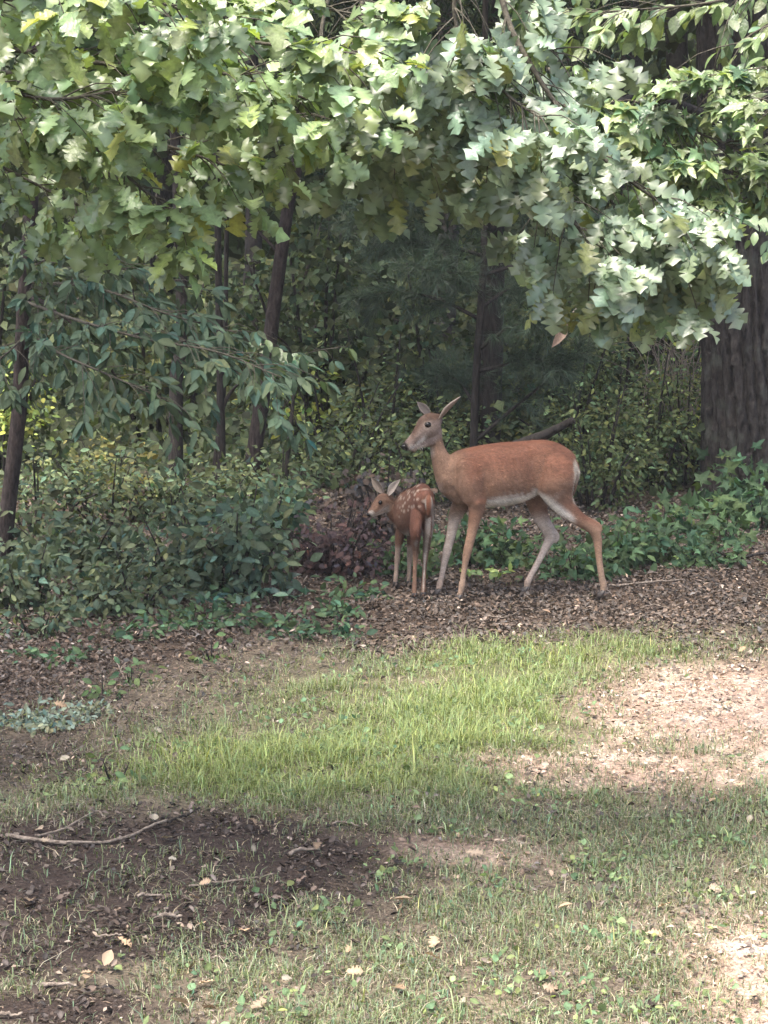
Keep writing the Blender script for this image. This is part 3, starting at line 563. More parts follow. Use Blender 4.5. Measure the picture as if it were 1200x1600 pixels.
for lab_, (px, py, w, h, n, lf_) in zip(['dark green shrub hiding the base of the leaning trunk', 'rounded dark green shrub on the bank one step from the leaning trunk', 'dark green shrub at the end of the bank beside the small leaved shrub', 'tall dark shrub wrapped round the leaning trunk', 'dark shrub behind the front row of the bank', 'dark shrub on the bank below the yellow bush', 'tiny dark sprout at the front foot of the bank shrubs'], [(40, 955, 0.75, 0.42, 560, 0.07), (130, 965, 0.75, 0.38, 560, 0.06), (215, 960, 0.6, 0.36, 420, 0.055), (20, 900, 0.9, 0.5, 560, 0.08), (120, 905, 0.9, 0.42, 560, 0.065), (210, 900, 0.8, 0.36, 480, 0.075), (60, 1000, 0.5, 0.2, 220, 0.05)]):
    shrub('shrub', lab_, px, py, w, h, n, lf_, DK, group='shrubs at the foot of the leaning trunk')
shrub('shrub', 'tall broad leaved dark shrub left of the red brush in front of the slim trunks', 370, 935, 0.75, 0.72, 800, 0.08, (0.07, 0.10, 0.065), stems=9)
shrub('shrub', 'small leaved dark shrub between the bank and the broad leaved shrub', 290, 930, 0.6, 0.55, 650, 0.06, (0.065, 0.09, 0.055))
shrub('shrub', 'light topped shrub under the leaning reddish trunk', 415, 880, 0.6, 0.55, 700, 0.08, (0.06, 0.10, 0.055))
shrub('brush_pile', 'dark purplish red tangle of dead leaves and twigs behind the fawn', 520, 900, 0.95, 0.5, 1100, 0.05, (0.045, 0.027, 0.027), templates=OAKS[:2], mat=M_litter, stems=40, cat='brush')
shrub('brush_pile', 'dark heap of dead twigs in the shade behind the neck of the doe', 600, 850, 0.9, 0.55, 900, 0.06, (0.045, 0.035, 0.03), templates=OAKS[:2], mat=M_litter, stems=24, cat='brush')
shrub('yellow_bush', 'bush with yellowing leaves in the gap between the trunks', 185, 790, 0.8, 0.6, 300, 0.06, YEL, Y=15.0, lift=0.5)
for lab_, (px, py, w, h, n) in zip(['wide green bush behind the leaning trunk and below the drooping branch', 'green bush directly behind the yellow bush', 'green bush at the foot of the straight dark trunk', 'low green bush at the foot of the forked black trunk', 'green bush behind the thin crooked sapling', 'tall green bush between the sapling and the hollow under the pine'], [(60, 830, 1.3, 0.75, 750), (170, 825, 1.2, 0.6, 700), (250, 820, 0.9, 0.5, 480), (330, 820, 1.0, 0.5, 500), (440, 800, 1.1, 0.7, 520), (520, 760, 1.4, 1.0, 600)]):
    shrub('bush', lab_, px, py, w, h, int(n * 1.2), 0.055, MID, group='bushes among the slim trunks', dv=0.45)
for lab_, (px, py, w, h, n) in zip(['light green bush just behind the rump of the doe', 'light green bush between the rump of the doe and the bare twigs', 'light green bush beside the thick old tree behind the bare twigs', 'light green bush behind the slanting dead limb', 'tall light green bush between the dead limb and the thick old tree', 'light green bush behind the neck of the doe', 'tall light green bush behind the muzzle of the doe', 'light green bush between the head of the doe and the pine trunk'], [(930, 790, 1.1, 1.0, 1100), (1010, 770, 1.1, 1.1, 1100), (1070, 760, 0.9, 1.0, 900), (880, 740, 1.2, 1.3, 1000), (960, 730, 1.3, 1.5, 1100), (650, 790, 1.0, 0.9, 800), (600, 740, 1.4, 1.3, 900), (690, 740, 1.2, 1.1, 800)]):
    shrub('bush', lab_, px, py, w, h, int(n * 1.3), 0.05, LIT, group='light bushes behind the doe', dv=0.5)
for lab_, (px, py, w, h, n) in zip(['leafy plant just behind the rear hoof of the doe', 'leafy plant behind the stretched hind leg of the doe', 'leafy plant on the litter between the hind leg and the old tree', 'low leafy plant beside the fallen branch under the old tree', 'leafy plant seen under the belly of the doe', 'leafy plant between the front legs of the doe', 'leafy plant behind the hooves of the fawn'], [(905, 900, 0.55, 0.28, 300), (960, 880, 0.6, 0.38, 420), (1030, 870, 0.6, 0.32, 380), (1085, 880, 0.5, 0.25, 260), (800, 880, 0.6, 0.3, 320), (740, 885, 0.4, 0.28, 240), (620, 900, 0.4, 0.25, 200)]):
    shrub('leafy_plant', lab_, px, py, w, h, n, 0.07, (0.055, 0.095, 0.045), group='plants behind the doe', templates=MAPLES + SIMPLES)
for lab_, (px, py, w, h, n) in zip(['tall maple seedling against the trunk of the thick old tree', 'maple seedling beside the slanting pale dead branch', 'smallest maple seedling above the dark fallen branch', 'maple seedling below the bare pale twigs'], [(1160, 800, 0.45, 0.45, 130), (1195, 830, 0.4, 0.4, 110), (1130, 850, 0.3, 0.22, 70), (1070, 830, 0.35, 0.35, 90)]):
    shrub('maple_seedling', lab_, px, py, w, h, n, 0.11, (0.06, 0.105, 0.05), group='seedlings under the old tree', templates=MAPLES, stems=4)
def sprig(label, px, py, n, leaf, base, w=0.2, h=0.12, name='seedling', group=None, temps=None):
    g = gp(px, py); t = thing(name, label, 'plant', (g[0], g[1], float(ground_z(*g))), group); b = Batch(); P, D = [], []
    for k in range(max(3, n // 4)):
        tip = np.array([rng.normal() * w * 0.4, rng.normal() * w * 0.3, h * (0.5 + 0.5 * rng.random())]); pt = catmull([(tip[0] * 0.2, tip[1] * 0.2, -0.03), tip * 0.6 + np.array([0, 0, 0.02]), tip], 6); b.add(*tube(pt, np.linspace(0.003, 0.0015, 6), 4))
        for q in range(4): P.append(pt[int(rng.integers(3, 6))]); v = rng.normal(size=3); v[2] *= 0.4; D.append(v)
    obj('stem', b.mesh('stem', True), M_leafstem, t); P = np.array(P); D = np.array(D); N = rdir(len(P), 1.6); N[:, 1] -= 0.5
    place_leaves(t, leaf_set(temps or SIMPLES, base, M_oak, 3), P, D, N, leaf * (0.7 + 0.5 * rng.random(len(P))))
M_leafstem = plain('green_stem', (0.07, 0.10, 0.04), 0.6)
sprig('bright green seedling between the legs of the doe', 768, 908, 28, 0.06, (0.12, 0.19, 0.05), 0.34, 0.09)
sprig('small bright sprig beside the front hoof of the doe', 738, 908, 10, 0.06, (0.12, 0.20, 0.05), 0.12, 0.10)
sprig('pale green leafy clump under the dark shrubs', 430, 950, 30, 0.085, (0.06, 0.11, 0.075), 0.5, 0.14)
sprig('low bluish green clump spreading under the bank shrubs', 330, 955, 32, 0.08, (0.045, 0.095, 0.07), 0.6, 0.12)
# creeping ivy along the edge of the litter
for lab_, (px, py, w, n) in zip(['creeping vine on the litter below the small leaved shrub', 'creeping vine on the litter below the broad leaved shrub', 'creeping vine under the curved bare twig', 'creeping vine at the foot of the red brush', 'small creeping vine on the litter in front of the red brush', 'creeping vine at the end of the bank shrubs', 'thin creeping vine in front of the bank below the leaning trunk', 'creeping vine between the red brush and the hooves of the fawn'], [(280, 985, 0.5, 150), (370, 975, 0.6, 190), (450, 985, 0.5, 170), (510, 960, 0.45, 150), (545, 985, 0.3, 70), (200, 1000, 0.5, 110), (100, 1030, 0.5, 90), (565, 930, 0.4, 110)]):
    shrub('creeping_vine', lab_, px, py, w, 0.07, n, 0.055, (0.06, 0.105, 0.055), group='creeping vines on the litter', stems=4, depth=w * 0.9)
for px, py, w, n in [(30, 1130, 0.35, 220), (90, 1128, 0.35, 220), (140, 1120, 0.25, 130)]:
    shrub('ground_plant', 'mat of pale grey green small leaves on the brown litter', px, py, w, 0.06, n, 0.035, (0.17, 0.205, 0.155), group='pale mats on the litter', stems=4, depth=0.35)
for px, py in [(160, 1085), (205, 1070), (330, 1030), (180, 1220)]:
    shrub('ground_plant', 'thin green weed sprouting through the brown litter', px, py, 0.2, 0.12, 26, 0.05, (0.09, 0.14, 0.06), group='weeds in the litter', stems=4)
for lab_, px, Y, w, h in (('bush tinted yellow green for sunlight beside the thick old tree', 1072, 17.2, 0.9, 1.5), ('bush tinted yellow green for sunlight beyond the red brush', 520, 17.5, 1.2, 1.0), ('bush tinted yellow green for sunlight behind the leaning trunk', 5, 17.0, 1.0, 1.2)):
    shrub('sun_tinted_bush', lab_, px, 750, w, h, 520, 0.065, (0.17, 0.205, 0.05), Y=Y, dv=0.5, lift=0.3)  # sunlight in the gaps put into brighter yellow green leaf colour
# bare twiggy bush beside the thick old tree
g = gp(1055, 745); tb = thing('bare_bush', 'tangle of bare pale twigs beside the thick old tree', 'bush', (g[0], g[1], float(ground_z(*g))))
b = Batch()
for k in range(80):
    an = rng.random() * 6.28; q = np.array([math.cos(an), math.sin(an) * 0.6, 0]) * rng.random(); h = 0.7 + 0.75 * rng.random()
    b.add(*tube(catmull([q * 0.08 + [0, 0, -0.05], q * 0.25 + [0.05 * rng.normal(), 0, h * 0.5], q * 0.4 + [0.1 * rng.normal(), 0, h * 0.85], q * 0.45 + [0.25 * rng.normal(), 0, h * (0.75 + 0.4 * rng.random())]], 9), np.linspace(0.005, 0.0018, 9), 4))
obj('twigs', b.mesh('twigs', True), M_stick, tb)
# deep wood: bushes and small trees one can still tell apart, then the far wood as one mass
for k, (x, y, w, h) in enumerate([(-3.6, 17.5, 2.0, 2.4), (-2.2, 19, 1.8, 2.0), (-0.6, 18, 1.7, 2.2), (0.5, 17.2, 1.6, 1.9), (1.5, 18, 1.8, 2.2), (2.6, 18.5, 1.9, 2.3), (3.9, 18, 1.9, 2.0), (-5, 20, 2.2, 3), (-1.3, 21.5, 2.2, 2.6), (1.0, 22, 2.4, 2.6), (3.3, 22, 2.4, 3.0), (5, 20, 2.2, 2.6)]):
    px, py, _ = proj(np.array([[x, y, 0.0]])); shrub('understorey_bush', 'hazy green bush deep between the trunks of the wood', float(px[0]), float(py[0]), w, h, 1500, 0.10, [(0.06, 0.08, 0.04), (0.075, 0.095, 0.04), (0.05, 0.07, 0.032)][k % 3], Y=y, group='bushes deep in the wood', templates=TINY, stems=9)
x = rng.uniform(-9, 9, 34000); y = rng.uniform(15.5, 31, 34000); k = vnoise(x * 1.3 + 9, y * 1.3, 14) > 0.28; x, y = x[k], y[k]; m = len(x); N = rdir(m, 1.6); N[:, 1] -= 0.6
o = obj('ground_cover', scatter(TINY, np.stack([x, y, ground_z(x, y) + 0.55 * rng.random(m) ** 1.6 * (0.3 + vnoise(x * 2, y * 2, 15))], 1), rdir(m), N, 0.06 + 0.07 * rng.random(m), vary((0.055, 0.075, 0.036), m, 0.45)).mesh('ground_cover'), M_leaf, kind='stuff'); tag(o, 'low leafy ground cover over the floor of the wood behind the bushes', 'ground cover')
# evergreen gloom above the doe: cedar boughs
ced = thing('cedar_tree', 'dark evergreen mass shading the hollow above the pine', 'tree', (0.9, 17.0, float(ground_z(0.9, 17.0)))); off = np.array(ced.location)
V, Q, T = tube(catmull([(0.9, 17, -0.1), (0.95, 17, 2), (0.9, 17, 4), (0.9, 17, 6.5)], 20), np.linspace(0.11, 0.05, 20), 12, 0.1, 3); obj('trunk', mesh_arrays('trunk', V - off, Q, T, None, True), M_barkdark, ced)
crown(ced, [(0.2, 16.6, 3.0, 1.1, 0.8, 0.7), (1.5, 16.8, 3.1, 1.1, 0.8, 0.7), (0.9, 16.8, 3.9, 1.4, 1.1, 0.6), (0.1, 17, 2.3, 0.9, 0.6, 0.35)], 7000, 0.10, (0.03, 0.047, 0.026), M_leaf, [tiny_leaf(0.12)])
far = Batch(); cnt = 70000
x = rng.uniform(-14, 14, cnt); y = 24 + 16 * rng.random(cnt) ** 1.2; z = ground_z(x, y) + 9.5 * rng.random(cnt) ** 1.25
keep = vnoise(x * 0.9 + 40, z * 0.9 + y * 0.35, 5) > 0.30; x, y, z = x[keep], y[keep], z[keep]; m = len(x)
N = rdir(m, 1.2); N[:, 1] -= 0.7
o = obj('far_wood', scatter(TINY, np.stack([x, y, z], 1), rdir(m, -0.3), N, 0.20 + 0.14 * rng.random(m), vary((0.05, 0.07, 0.03), m, 0.45)).mesh('far_wood'), M_leaf, kind='stuff'); tag(o, 'far green depths of the wood seen between the trunks', 'woods')
x = rng.uniform(-60, 60, 26000); y = 38 + 45 * rng.random(26000); z = ground_z(x, y) + 12 * rng.random(26000); m = len(x); N = rdir(m, 1.2); N[:, 1] -= 0.7
o = obj('far_wood', scatter(TINY, np.stack([x, y, z], 1), rdir(m, -0.3), N, 0.5 + 0.4 * rng.random(m), vary((0.06, 0.09, 0.035), m, 0.35)).mesh('far_wood'), M_leaf, kind='stuff'); tag(o, 'wooded slope closing the view behind all the trunks', 'woods')

# ---------------------------------------------------------------- grass, litter, fallen leaves, sticks
def frustum_points(n, y0=4.9, y1=13.5, margin=0.8):
    y = np.sqrt(rng.uniform(y0 ** 2, y1 ** 2, n)); x = rng.uniform(-1, 1, n) * (y * 0.205 + margin); return x, y
x, y = frustum_points(1250000)
L = lush_mask(x, y); W = wood_mask(x, y); So = soil_mask(x, y); Pa = path_mask(x, y)
fg = 1.9 * sstep(9.6, 7.4, y) * (0.3 + 0.7 * sstep(-1.3, 0.2, x)) + 0.45 * sstep(6.5, 5.7, y)
tuft = sstep(0.30, 0.66, fbm(x * 3.2, y * 3.2, 61, 3)) ; tuft2 = sstep(0.42, 0.60, fbm(x * 11, y * 11, 62, 2))
dens = np.clip(L * (0.22 + 0.78 * tuft2) * (0.5 + 0.5 * tuft) * (0.4 + 0.6 * sstep(0.34, 0.52, fbm(x * 1.9, y * 1.9, 66, 2))) + fg * (0.3 + 0.85 * tuft) * (0.3 + 0.7 * tuft2) + 0.09 * tuft, 0, 1) * (1 - 0.93 * W) * (1 - 0.93 * So * (1 - 0.25 * tuft)) * (1 - 0.86 * Pa * (1 - 0.3 * tuft2))
k = rng.random(len(x)) < dens * (0.65 + 0.35 * L); x, y, L, Pa, tuft = x[k], y[k], L[k], Pa[k], tuft[k]; m = len(x)
hgt = (0.020 + 0.016 * L + 0.012 * tuft) * np.exp(rng.normal(0, 0.42, m)); wd = 0.0010 + 0.0015 * rng.random(m)
dry = rng.random(m) < 0.24 + 0.3 * Pa + 0.26 * (1 - L); hgt = np.where(dry, hgt * 0.45, hgt)
an = rng.random(m) * 6.283; dx, dy = np.cos(an), np.sin(an); lean = hgt * (0.3 + 1.3 * rng.random(m)) * np.where(dry, 3.2, 1); z = ground_z(x, y) - 0.012
B0_ = np.stack([x, y, z], 1); S_ = np.stack([-dy, dx, np.zeros(m)], 1) * wd[:, None]; D_ = np.stack([dx, dy, np.zeros(m)], 1)
Mid = B0_ + D_ * (lean * 0.35)[:, None] + np.array([0, 0, 1]) * (hgt * 0.65 + 0.012)[:, None]; Tip = B0_ + D_ * lean[:, None] + np.array([0, 0, 1]) * (hgt * (0.95 - 0.25 * rng.random(m)) + 0.012)[:, None]
V = np.stack([B0_ - S_, B0_ + S_, Mid + S_ * 0.8, Mid - S_ * 0.8, Tip], 1).reshape(-1, 3); i5 = np.arange(m)[:, None] * 5
gc = vary((0.145, 0.185, 0.095), m, 0.3, 0.12); gl = vary((0.215, 0.265, 0.09), m, 0.3, 0.14); c = gc * (1 - L[:, None] * 0.75) + gl * L[:, None] * 0.75  # lush grass also carries the sunlit patch, as paler yellower blades
c[dry] = vary((0.24, 0.21, 0.155), int(dry.sum()), 0.4, 0.05)
o = obj('grass', mesh_arrays('grass', V, i5 + np.array([[0, 1, 2, 3]]), i5 + np.array([[3, 2, 4]]), np.repeat(c, 5, 0)), M_grass, kind='stuff'); tag(o, 'sparse short grass growing over the clearing in front of the deer', 'grass')
# broad leaved weeds and clover through the foreground
x, y = frustum_points(50000, 4.9, 10.5); d = (sstep(9.3, 6.5, y) * 0.5 * sstep(-1.2, 0.2, x) + 0.35 * lush_mask(x, y)) * sstep(0.45, 0.62, fbm(x * 5, y * 5, 71, 2)) * (1 - 0.9 * soil_mask(x, y)) * (1 - 0.85 * path_mask(x, y))
k = rng.random(len(x)) < d; x, y = x[k], y[k]; m = len(x); N = rdir(m, 2.2); N[:, 1] -= 0.4
o = obj('ground_weeds', scatter(SIMPLES + [simple_leaf(0.45, 0.2, 0.2)], np.stack([x, y, ground_z(x, y) + 0.012 + 0.025 * rng.random(m)], 1), rdir(m), N, 0.014 + 0.022 * rng.random(m), vary((0.13, 0.18, 0.085), m, 0.3)).mesh('ground_weeds'), M_leaf, kind='stuff'); tag(o, 'small clover like weeds mixed into the foreground grass', 'weeds')
# dead leaf litter
x, y = frustum_points(470000, 4.9, 17.5, 0.9); W = wood_mask(x, y); Pa = path_mask(x, y); L = lush_mask(x, y)
d = W * 0.85 * sstep(17.5, 12.5, y) + 0.16 * Pa + (1 - W) * (1 - L) * 0.14 + 0.35 * sstep(-0.6, -1.5, x) * sstep(7.6, 8.4, y) * (1 - W) + 0.5 * (1 - W) * sstep(10.0, 10.8, y) * (1 - L)
d = d * (1 - 0.75 * soil_mask(x, y)) * (0.35 + 0.65 * sstep(0.35, 0.6, fbm(x * 2.5, y * 2.5, 88, 2)))
k = rng.random(len(x)) < d; x, y, Pa, W = x[k], y[k], Pa[k], W[k]; m = len(x)
N = rdir(m, 2.6); D = rdir(m); D[:, 2] *= 0.25; c = vary((0.092, 0.072, 0.058), m, 0.40, 0.08); c = c * (1 + 1.3 * Pa[:, None]); pale = rng.random(m) < 0.012 + 0.4 * Pa; c[pale] = vary((0.40, 0.32, 0.25), int(pale.sum()), 0.2, 0.06)
lt = [(simple_leaf(0.30, 0.9, -0.3)), simple_leaf(0.34, -0.6, 0.35), OAKS[1], simple_leaf(0.24, 0.4, 0.5)]
o = obj('leaf_litter', scatter(lt, np.stack([x, y, ground_z(x, y) + 0.008 + 0.018 * rng.random(m)], 1), D, N, (0.008 + 0.024 * rng.random(m) ** 2.0) * (1 + 0.5 * sstep(8.8, 11, y)), c).mesh('leaf_litter'), M_litter, kind='stuff'); tag(o, 'brown dead leaf litter carpeting the ground under the trees', 'leaf litter')
# single dead leaves lying where they can be picked out
fl_ = leaf_set([OAKS[0], OAKS[2], OAKS_DEEP[0], simple_leaf(0.34, 0.5, -0.2)], (0.25, 0.185, 0.125), M_litter, 4, 0.25, 0.08); fp = leaf_set([simple_leaf(0.36, 0.4, -0.25), OAKS[1]], (0.29, 0.26, 0.20), M_litter, 3, 0.12, 0.06)
def fallen(px, py, s, meshes, label, group):
    g = gp(px, py); o = bpy.data.objects.new('fallen_leaf', meshes[int(rng.integers(len(meshes)))]); col.objects.link(o); o.location = (g[0], g[1], float(ground_z(*g)) + 0.03)
    o.rotation_euler = (rng.normal() * 0.3 + 0.25, rng.normal() * 0.3, rng.random() * 6.28); o.scale = (s, s, s); tag(o, label, 'leaf', group)
for px, py in [(205, 1265), (242, 1297), (270, 1322), (33, 1357), (262, 1352), (357, 1073), (345, 1360), (290, 1301), (240, 1148), (403, 1165), (870, 1183), (845, 1207), (1062, 1367), (1155, 1410), (905, 1450), (1180, 1402), (935, 1408), (1170, 1295), (1040, 1320), (720, 1565), (1010, 1508), (440, 1538), (93, 1190), (277, 1270)]:
    fallen(px, py, 0.03 + 0.022 * rng.random(), fp, 'pale cream dead leaf lying flat on the bare ground', 'pale dead leaves')
for _ in range(90):
    px, py = rng.uniform(20, 1190), rng.uniform(1000, 1590); g = gp(px, py)
    if lush_mask(*g) > 0.5: continue
    if g[1] > 7.2 and rng.random() < 0.35: continue
    fallen(px, py, 0.04 + 0.035 * rng.random(), fl_, 'tan dead oak leaf lying loose on the ground', 'tan dead leaves')
def stick(label, pts, r=0.007, mat=M_stick, group=None):
    P = []
    for px, py in pts: g = gp(px, py); P.append((g[0], g[1], float(ground_z(*g)) + r * 1.2 + 0.012))
    P = catmull(P, 22); P[:, 2] += 0.006 * rng.normal(size=22).cumsum() * 0.4; c = P[11].copy(); V, Q, T = tube(P, np.linspace(r, r * 0.55, 22) * (1 + 0.1 * rng.normal(size=22)), 7)
    o = tag(obj('stick', mesh_arrays('stick', V - c, Q, T, None, True), mat), label, 'stick', group); o.location = c
stick('long curved stick lying across the dark bare soil', [(10, 1312), (90, 1324), (165, 1322), (225, 1306), (262, 1294)], 0.009)
stick('dark bent twig at the far end of the curved stick', [(262, 1295), (290, 1283), (312, 1268)], 0.006, M_barkdark)
stick('forked thin twig above the curved stick', [(55, 1313), (110, 1300), (150, 1280), (165, 1290)], 0.005)
stick('short pale stick at the edge of the dark soil', [(452, 1348), (475, 1340), (500, 1338)], 0.009)
stick('thin straight twig below the curved stick', [(295, 1390), (350, 1384), (430, 1375)], 0.005)
stick('short grey stick half buried in dark soil', [(250, 1436), (285, 1436)], 0.009)
stick('grey chip of wood on the dark soil', [(215, 1404), (255, 1402)], 0.007)
stick('pale stick on the red earth patch at the near edge of the soil', [(65, 1537), (120, 1540)], 0.008)
stick('tan twig lying by the patch of red earth', [(0, 1580), (35, 1581)], 0.007)
stick('thin arching twig standing in the litter beside the thin weeds', [(182, 1040), (195, 1062)], 0.004)
stick('long thin fallen branch behind the hind hooves of the doe', [(930, 918), (1000, 912), (1070, 908)], 0.010)
stick('dark fallen branch among the seedlings under the old tree', [(1105, 862), (1150, 878), (1200, 872)], 0.016, M_barkdark)
stick('slanting pale dead branch leaning among the seedlings', [(1140, 820), (1165, 838), (1190, 850)], 0.012)
stick('fallen branch lying behind the legs of the doe', [(640, 850), (720, 846), (800, 838)], 0.014, M_barkdark)
stick('curved bare twig reaching out of the red brush', [(408, 905), (430, 922), (470, 928), (520, 935)], 0.006)
for px, py, ln in [(520, 1300, 40), (150, 1460, 50), (330, 1500, 45), (880, 930, 60), (760, 960, 50), (1000, 950, 55), (1130, 930, 60), (620, 1000, 45), (460, 1080, 40), (1120, 1180, 50), (980, 1240, 40)]:
    stick('small dry twig lying loose on the ground', [(px, py), (px + ln * 0.5, py + rng.normal() * 4), (px + ln, py + rng.normal() * 6)], 0.0045, group='small dry twigs')

# crumbs, bark scraps and rootlets strewn over the bare soil
x, y = frustum_points(80000, 4.9, 8.6); d = soil_mask(x, y) * (0.25 + 0.75 * sstep(0.4, 0.6, fbm(x * 4, y * 4, 99, 2))) * 0.9 + 0.05
k = rng.random(len(x)) < d; x, y = x[k], y[k]; m = len(x); c = vary((0.05, 0.039, 0.033), m, 0.6, 0.06); pl = rng.random(m) < 0.10; c[pl] = vary((0.20, 0.16, 0.125), int(pl.sum()), 0.3, 0.05)
D = rdir(m); D[:, 2] *= 0.15
o = obj('soil_debris', scatter([tiny_leaf(0.3), tiny_leaf(0.12), tiny_leaf(0.04), simple_leaf(0.35, 0.8, -0.5)], np.stack([x, y, ground_z(x, y) + 0.004 + 0.012 * rng.random(m)], 1), D, rdir(m, 3), 0.008 + 0.028 * rng.random(m) ** 2.5, c).mesh('soil_debris'), M_litter, kind='stuff'); tag(o, 'dark crumbs and scraps strewn over the bare soil', 'debris')
# ---------------------------------------------------------------- deer: lofted masses fused into one continuous body
def ring_loft(P, A, B, sides=20, ref=(0, 1, 0), n=None):
    """closed body along P; A half size in the plane of motion, B half size across it (along ref)"""
    P = np.asarray(P, float); A = np.asarray(A, float); B = np.asarray(B, float); n = n or len(P) * 5
    X = catmull(np.column_stack([P, A, B]), n); P, A, B = X[:, :3], np.maximum(X[:, 3], 0.002), np.maximum(X[:, 4], 0.002)
    T = norm(np.gradient(P, axis=0)); r_ = np.asarray(ref, float); W = norm(r_ - T * (T @ r_)[:, None]); U = np.cross(W, T)
    # rounded ends
    pre = [(P[0] - T[0] * A[0] * 0.55 * k, s) for k, s in ((1.0, 0.35), (0.6, 0.75))]; post = [(P[-1] + T[-1] * A[-1] * 0.55 * k, s) for k, s in ((0.6, 0.75), (1.0, 0.35))]
    PP = np.array([q[0] for q in pre] + list(P) + [q[0] for q in post]); AA = np.array([A[0] * q[1] for q in pre] + list(A) + [A[-1] * q[1] for q in post]); BB = np.array([B[0] * q[1] for q in pre] + list(B) + [B[-1] * q[1] for q in post])
    UU = np.concatenate([[U[0]] * 2, U, [U[-1]] * 2]); WW = np.concatenate([[W[0]] * 2, W, [W[-1]] * 2]); m = len(PP)
    th = np.linspace(0, 2 * np.pi, sides, endpoint=False)
    V = PP[:, None] + (AA[:, None] * np.cos(th))[..., None] * UU[:, None] + (BB[:, None] * np.sin(th))[..., None] * WW[:, None]
    V = np.concatenate([V.reshape(-1, 3), [PP[0], PP[-1]]])
    i = np.arange(m - 1)[:, None] * sides; j = np.arange(sides)[None]; j2 = (j + 1) % sides
    Q = np.stack([i + j, i + j2, i + sides + j2, i + sides + j], -1).reshape(-1, 4); a = np.arange(sides); b = (a + 1) % sides; o = (m - 1) * sides
    T3 = np.concatenate([np.stack([np.full(sides, m * sides), b, a], 1), np.stack([np.full(sides, m * sides + 1), o + a, o + b], 1)])
    return V, Q, T3
def fuse(batch, voxel, it=5, fac=0.5):
    me = batch.mesh('tmp'); o = bpy.data.objects.new('tmp', me); col.objects.link(o)
    r_ = o.modifiers.new('r', 'REMESH'); r_.mode = 'VOXEL'; r_.voxel_size = voxel; r_.adaptivity = 0
    s = o.modifiers.new('s', 'SMOOTH'); s.factor = fac; s.iterations = it
    dg = bpy.context.evaluated_depsgraph_get(); dg.update(); out = bpy.data.meshes.new_from_object(o.evaluated_get(dg)); bpy.data.objects.remove(o)
    out.polygons.foreach_set('use_smooth', np.ones(len(out.polygons), bool)); return out
def verts_normals(me):
    v = np.empty(len(me.vertices) * 3, np.float32); me.vertices.foreach_get('co', v); n = np.empty_like(v); me.vertices.foreach_get('normal', n); return v.reshape(-1, 3), n.reshape(-1, 3)
def set_col(me, C):
    a = me.color_attributes.new('Col', 'FLOAT_COLOR', 'POINT'); a.data.foreach_set('color', np.column_stack([C, np.ones(len(C))]).astype(np.float32).ravel())
def mx(C, c, t): return C * (1 - t[:, None]) + np.asarray(c) * t[:, None]
def seg_d(p, a, b):
    ab = b - a; t = np.clip(((p - a) @ ab) / (ab @ ab), 0, 1); return np.linalg.norm(p - (a + t[:, None] * ab), axis=1)
def fur(parent, me, C, n, length, flow):
    v, nn = verts_normals(me); i = rng.integers(0, len(v), n); d = flow(v[i], nn[i]); d = norm(d - nn[i] * np.sum(d * nn[i], 1, keepdims=True) + rng.normal(size=(n, 3)) * 0.18)
    d = norm(d + nn[i] * 0.30); t = (np.array([(0, 0.07, 0), (0, -0.07, 0), (1, 0, -0.06)]), np.array([(0, 1, 2)]))
    obj('fur', scatter([t], v[i] - nn[i] * 0.001 + rng.normal(size=(n, 3)) * 0.0015, d, nn[i], length(v[i]) * (0.7 + 0.6 * rng.random(n)), np.clip(C[i] * np.exp(rng.normal(0, 0.30, (n, 1))), 0, 1)).mesh('fur'), M_coat, parent, 'stuff')
def ear(parent, base, tip, open_dir, width, back, inner, rimc=(0.30, 0.25, 0.21)):
    base = np.asarray(base); tip = np.asarray(tip); D, B, N = frames((tip - base)[None], np.asarray(open_dir, float)[None]); L = np.linalg.norm(tip - base)
    xs = np.linspace(0, 1, 12); hw = width * np.array([0.34, 0.52, 0.72, 0.9, 1, 1.0, 0.95, 0.84, 0.68, 0.48, 0.27, 0.05]); cs = np.linspace(-1, 1, 9); V = []; C = []
    for side in (0, 1):
        for x, w in zip(xs, hw):
            for c in cs:
                cup = (c * c) * w * 0.75 - (0.003 if side else 0.0); V.append(base + D[0] * (x * L) + B[0] * (c * w) + N[0] * (cup + 0.04 * L * x * x)); e = abs(c) > 0.9
                C.append((rimc if e else tuple(0.5 * (a_ + b_) for a_, b_ in zip(rimc, inner))) if e or (side == 0 and abs(c) > 0.6) else (inner if side == 0 else back))
    V = np.array(V); k = len(xs) * len(cs); Q = []
    for s in (0, 1):
        for i in range(len(xs) - 1):
            for j in range(len(cs) - 1):
                a = s * k + i * 9 + j; q = (a, a + 1, a + 10, a + 9); Q.append(q if s == 0 else q[::-1])
    rim = [i * 9 for i in range(12)], [i * 9 + 8 for i in range(12)]
    for q, ids in enumerate(rim):
        for a, b in zip(ids[:-1], ids[1:]): Q.append((a, b, b + k, a + k) if q == 0 else (b, a, a + k, b + k))
    return obj('ear', mesh_arrays('ear', V, np.array(Q), None, np.array(C), True), M_coat, parent)
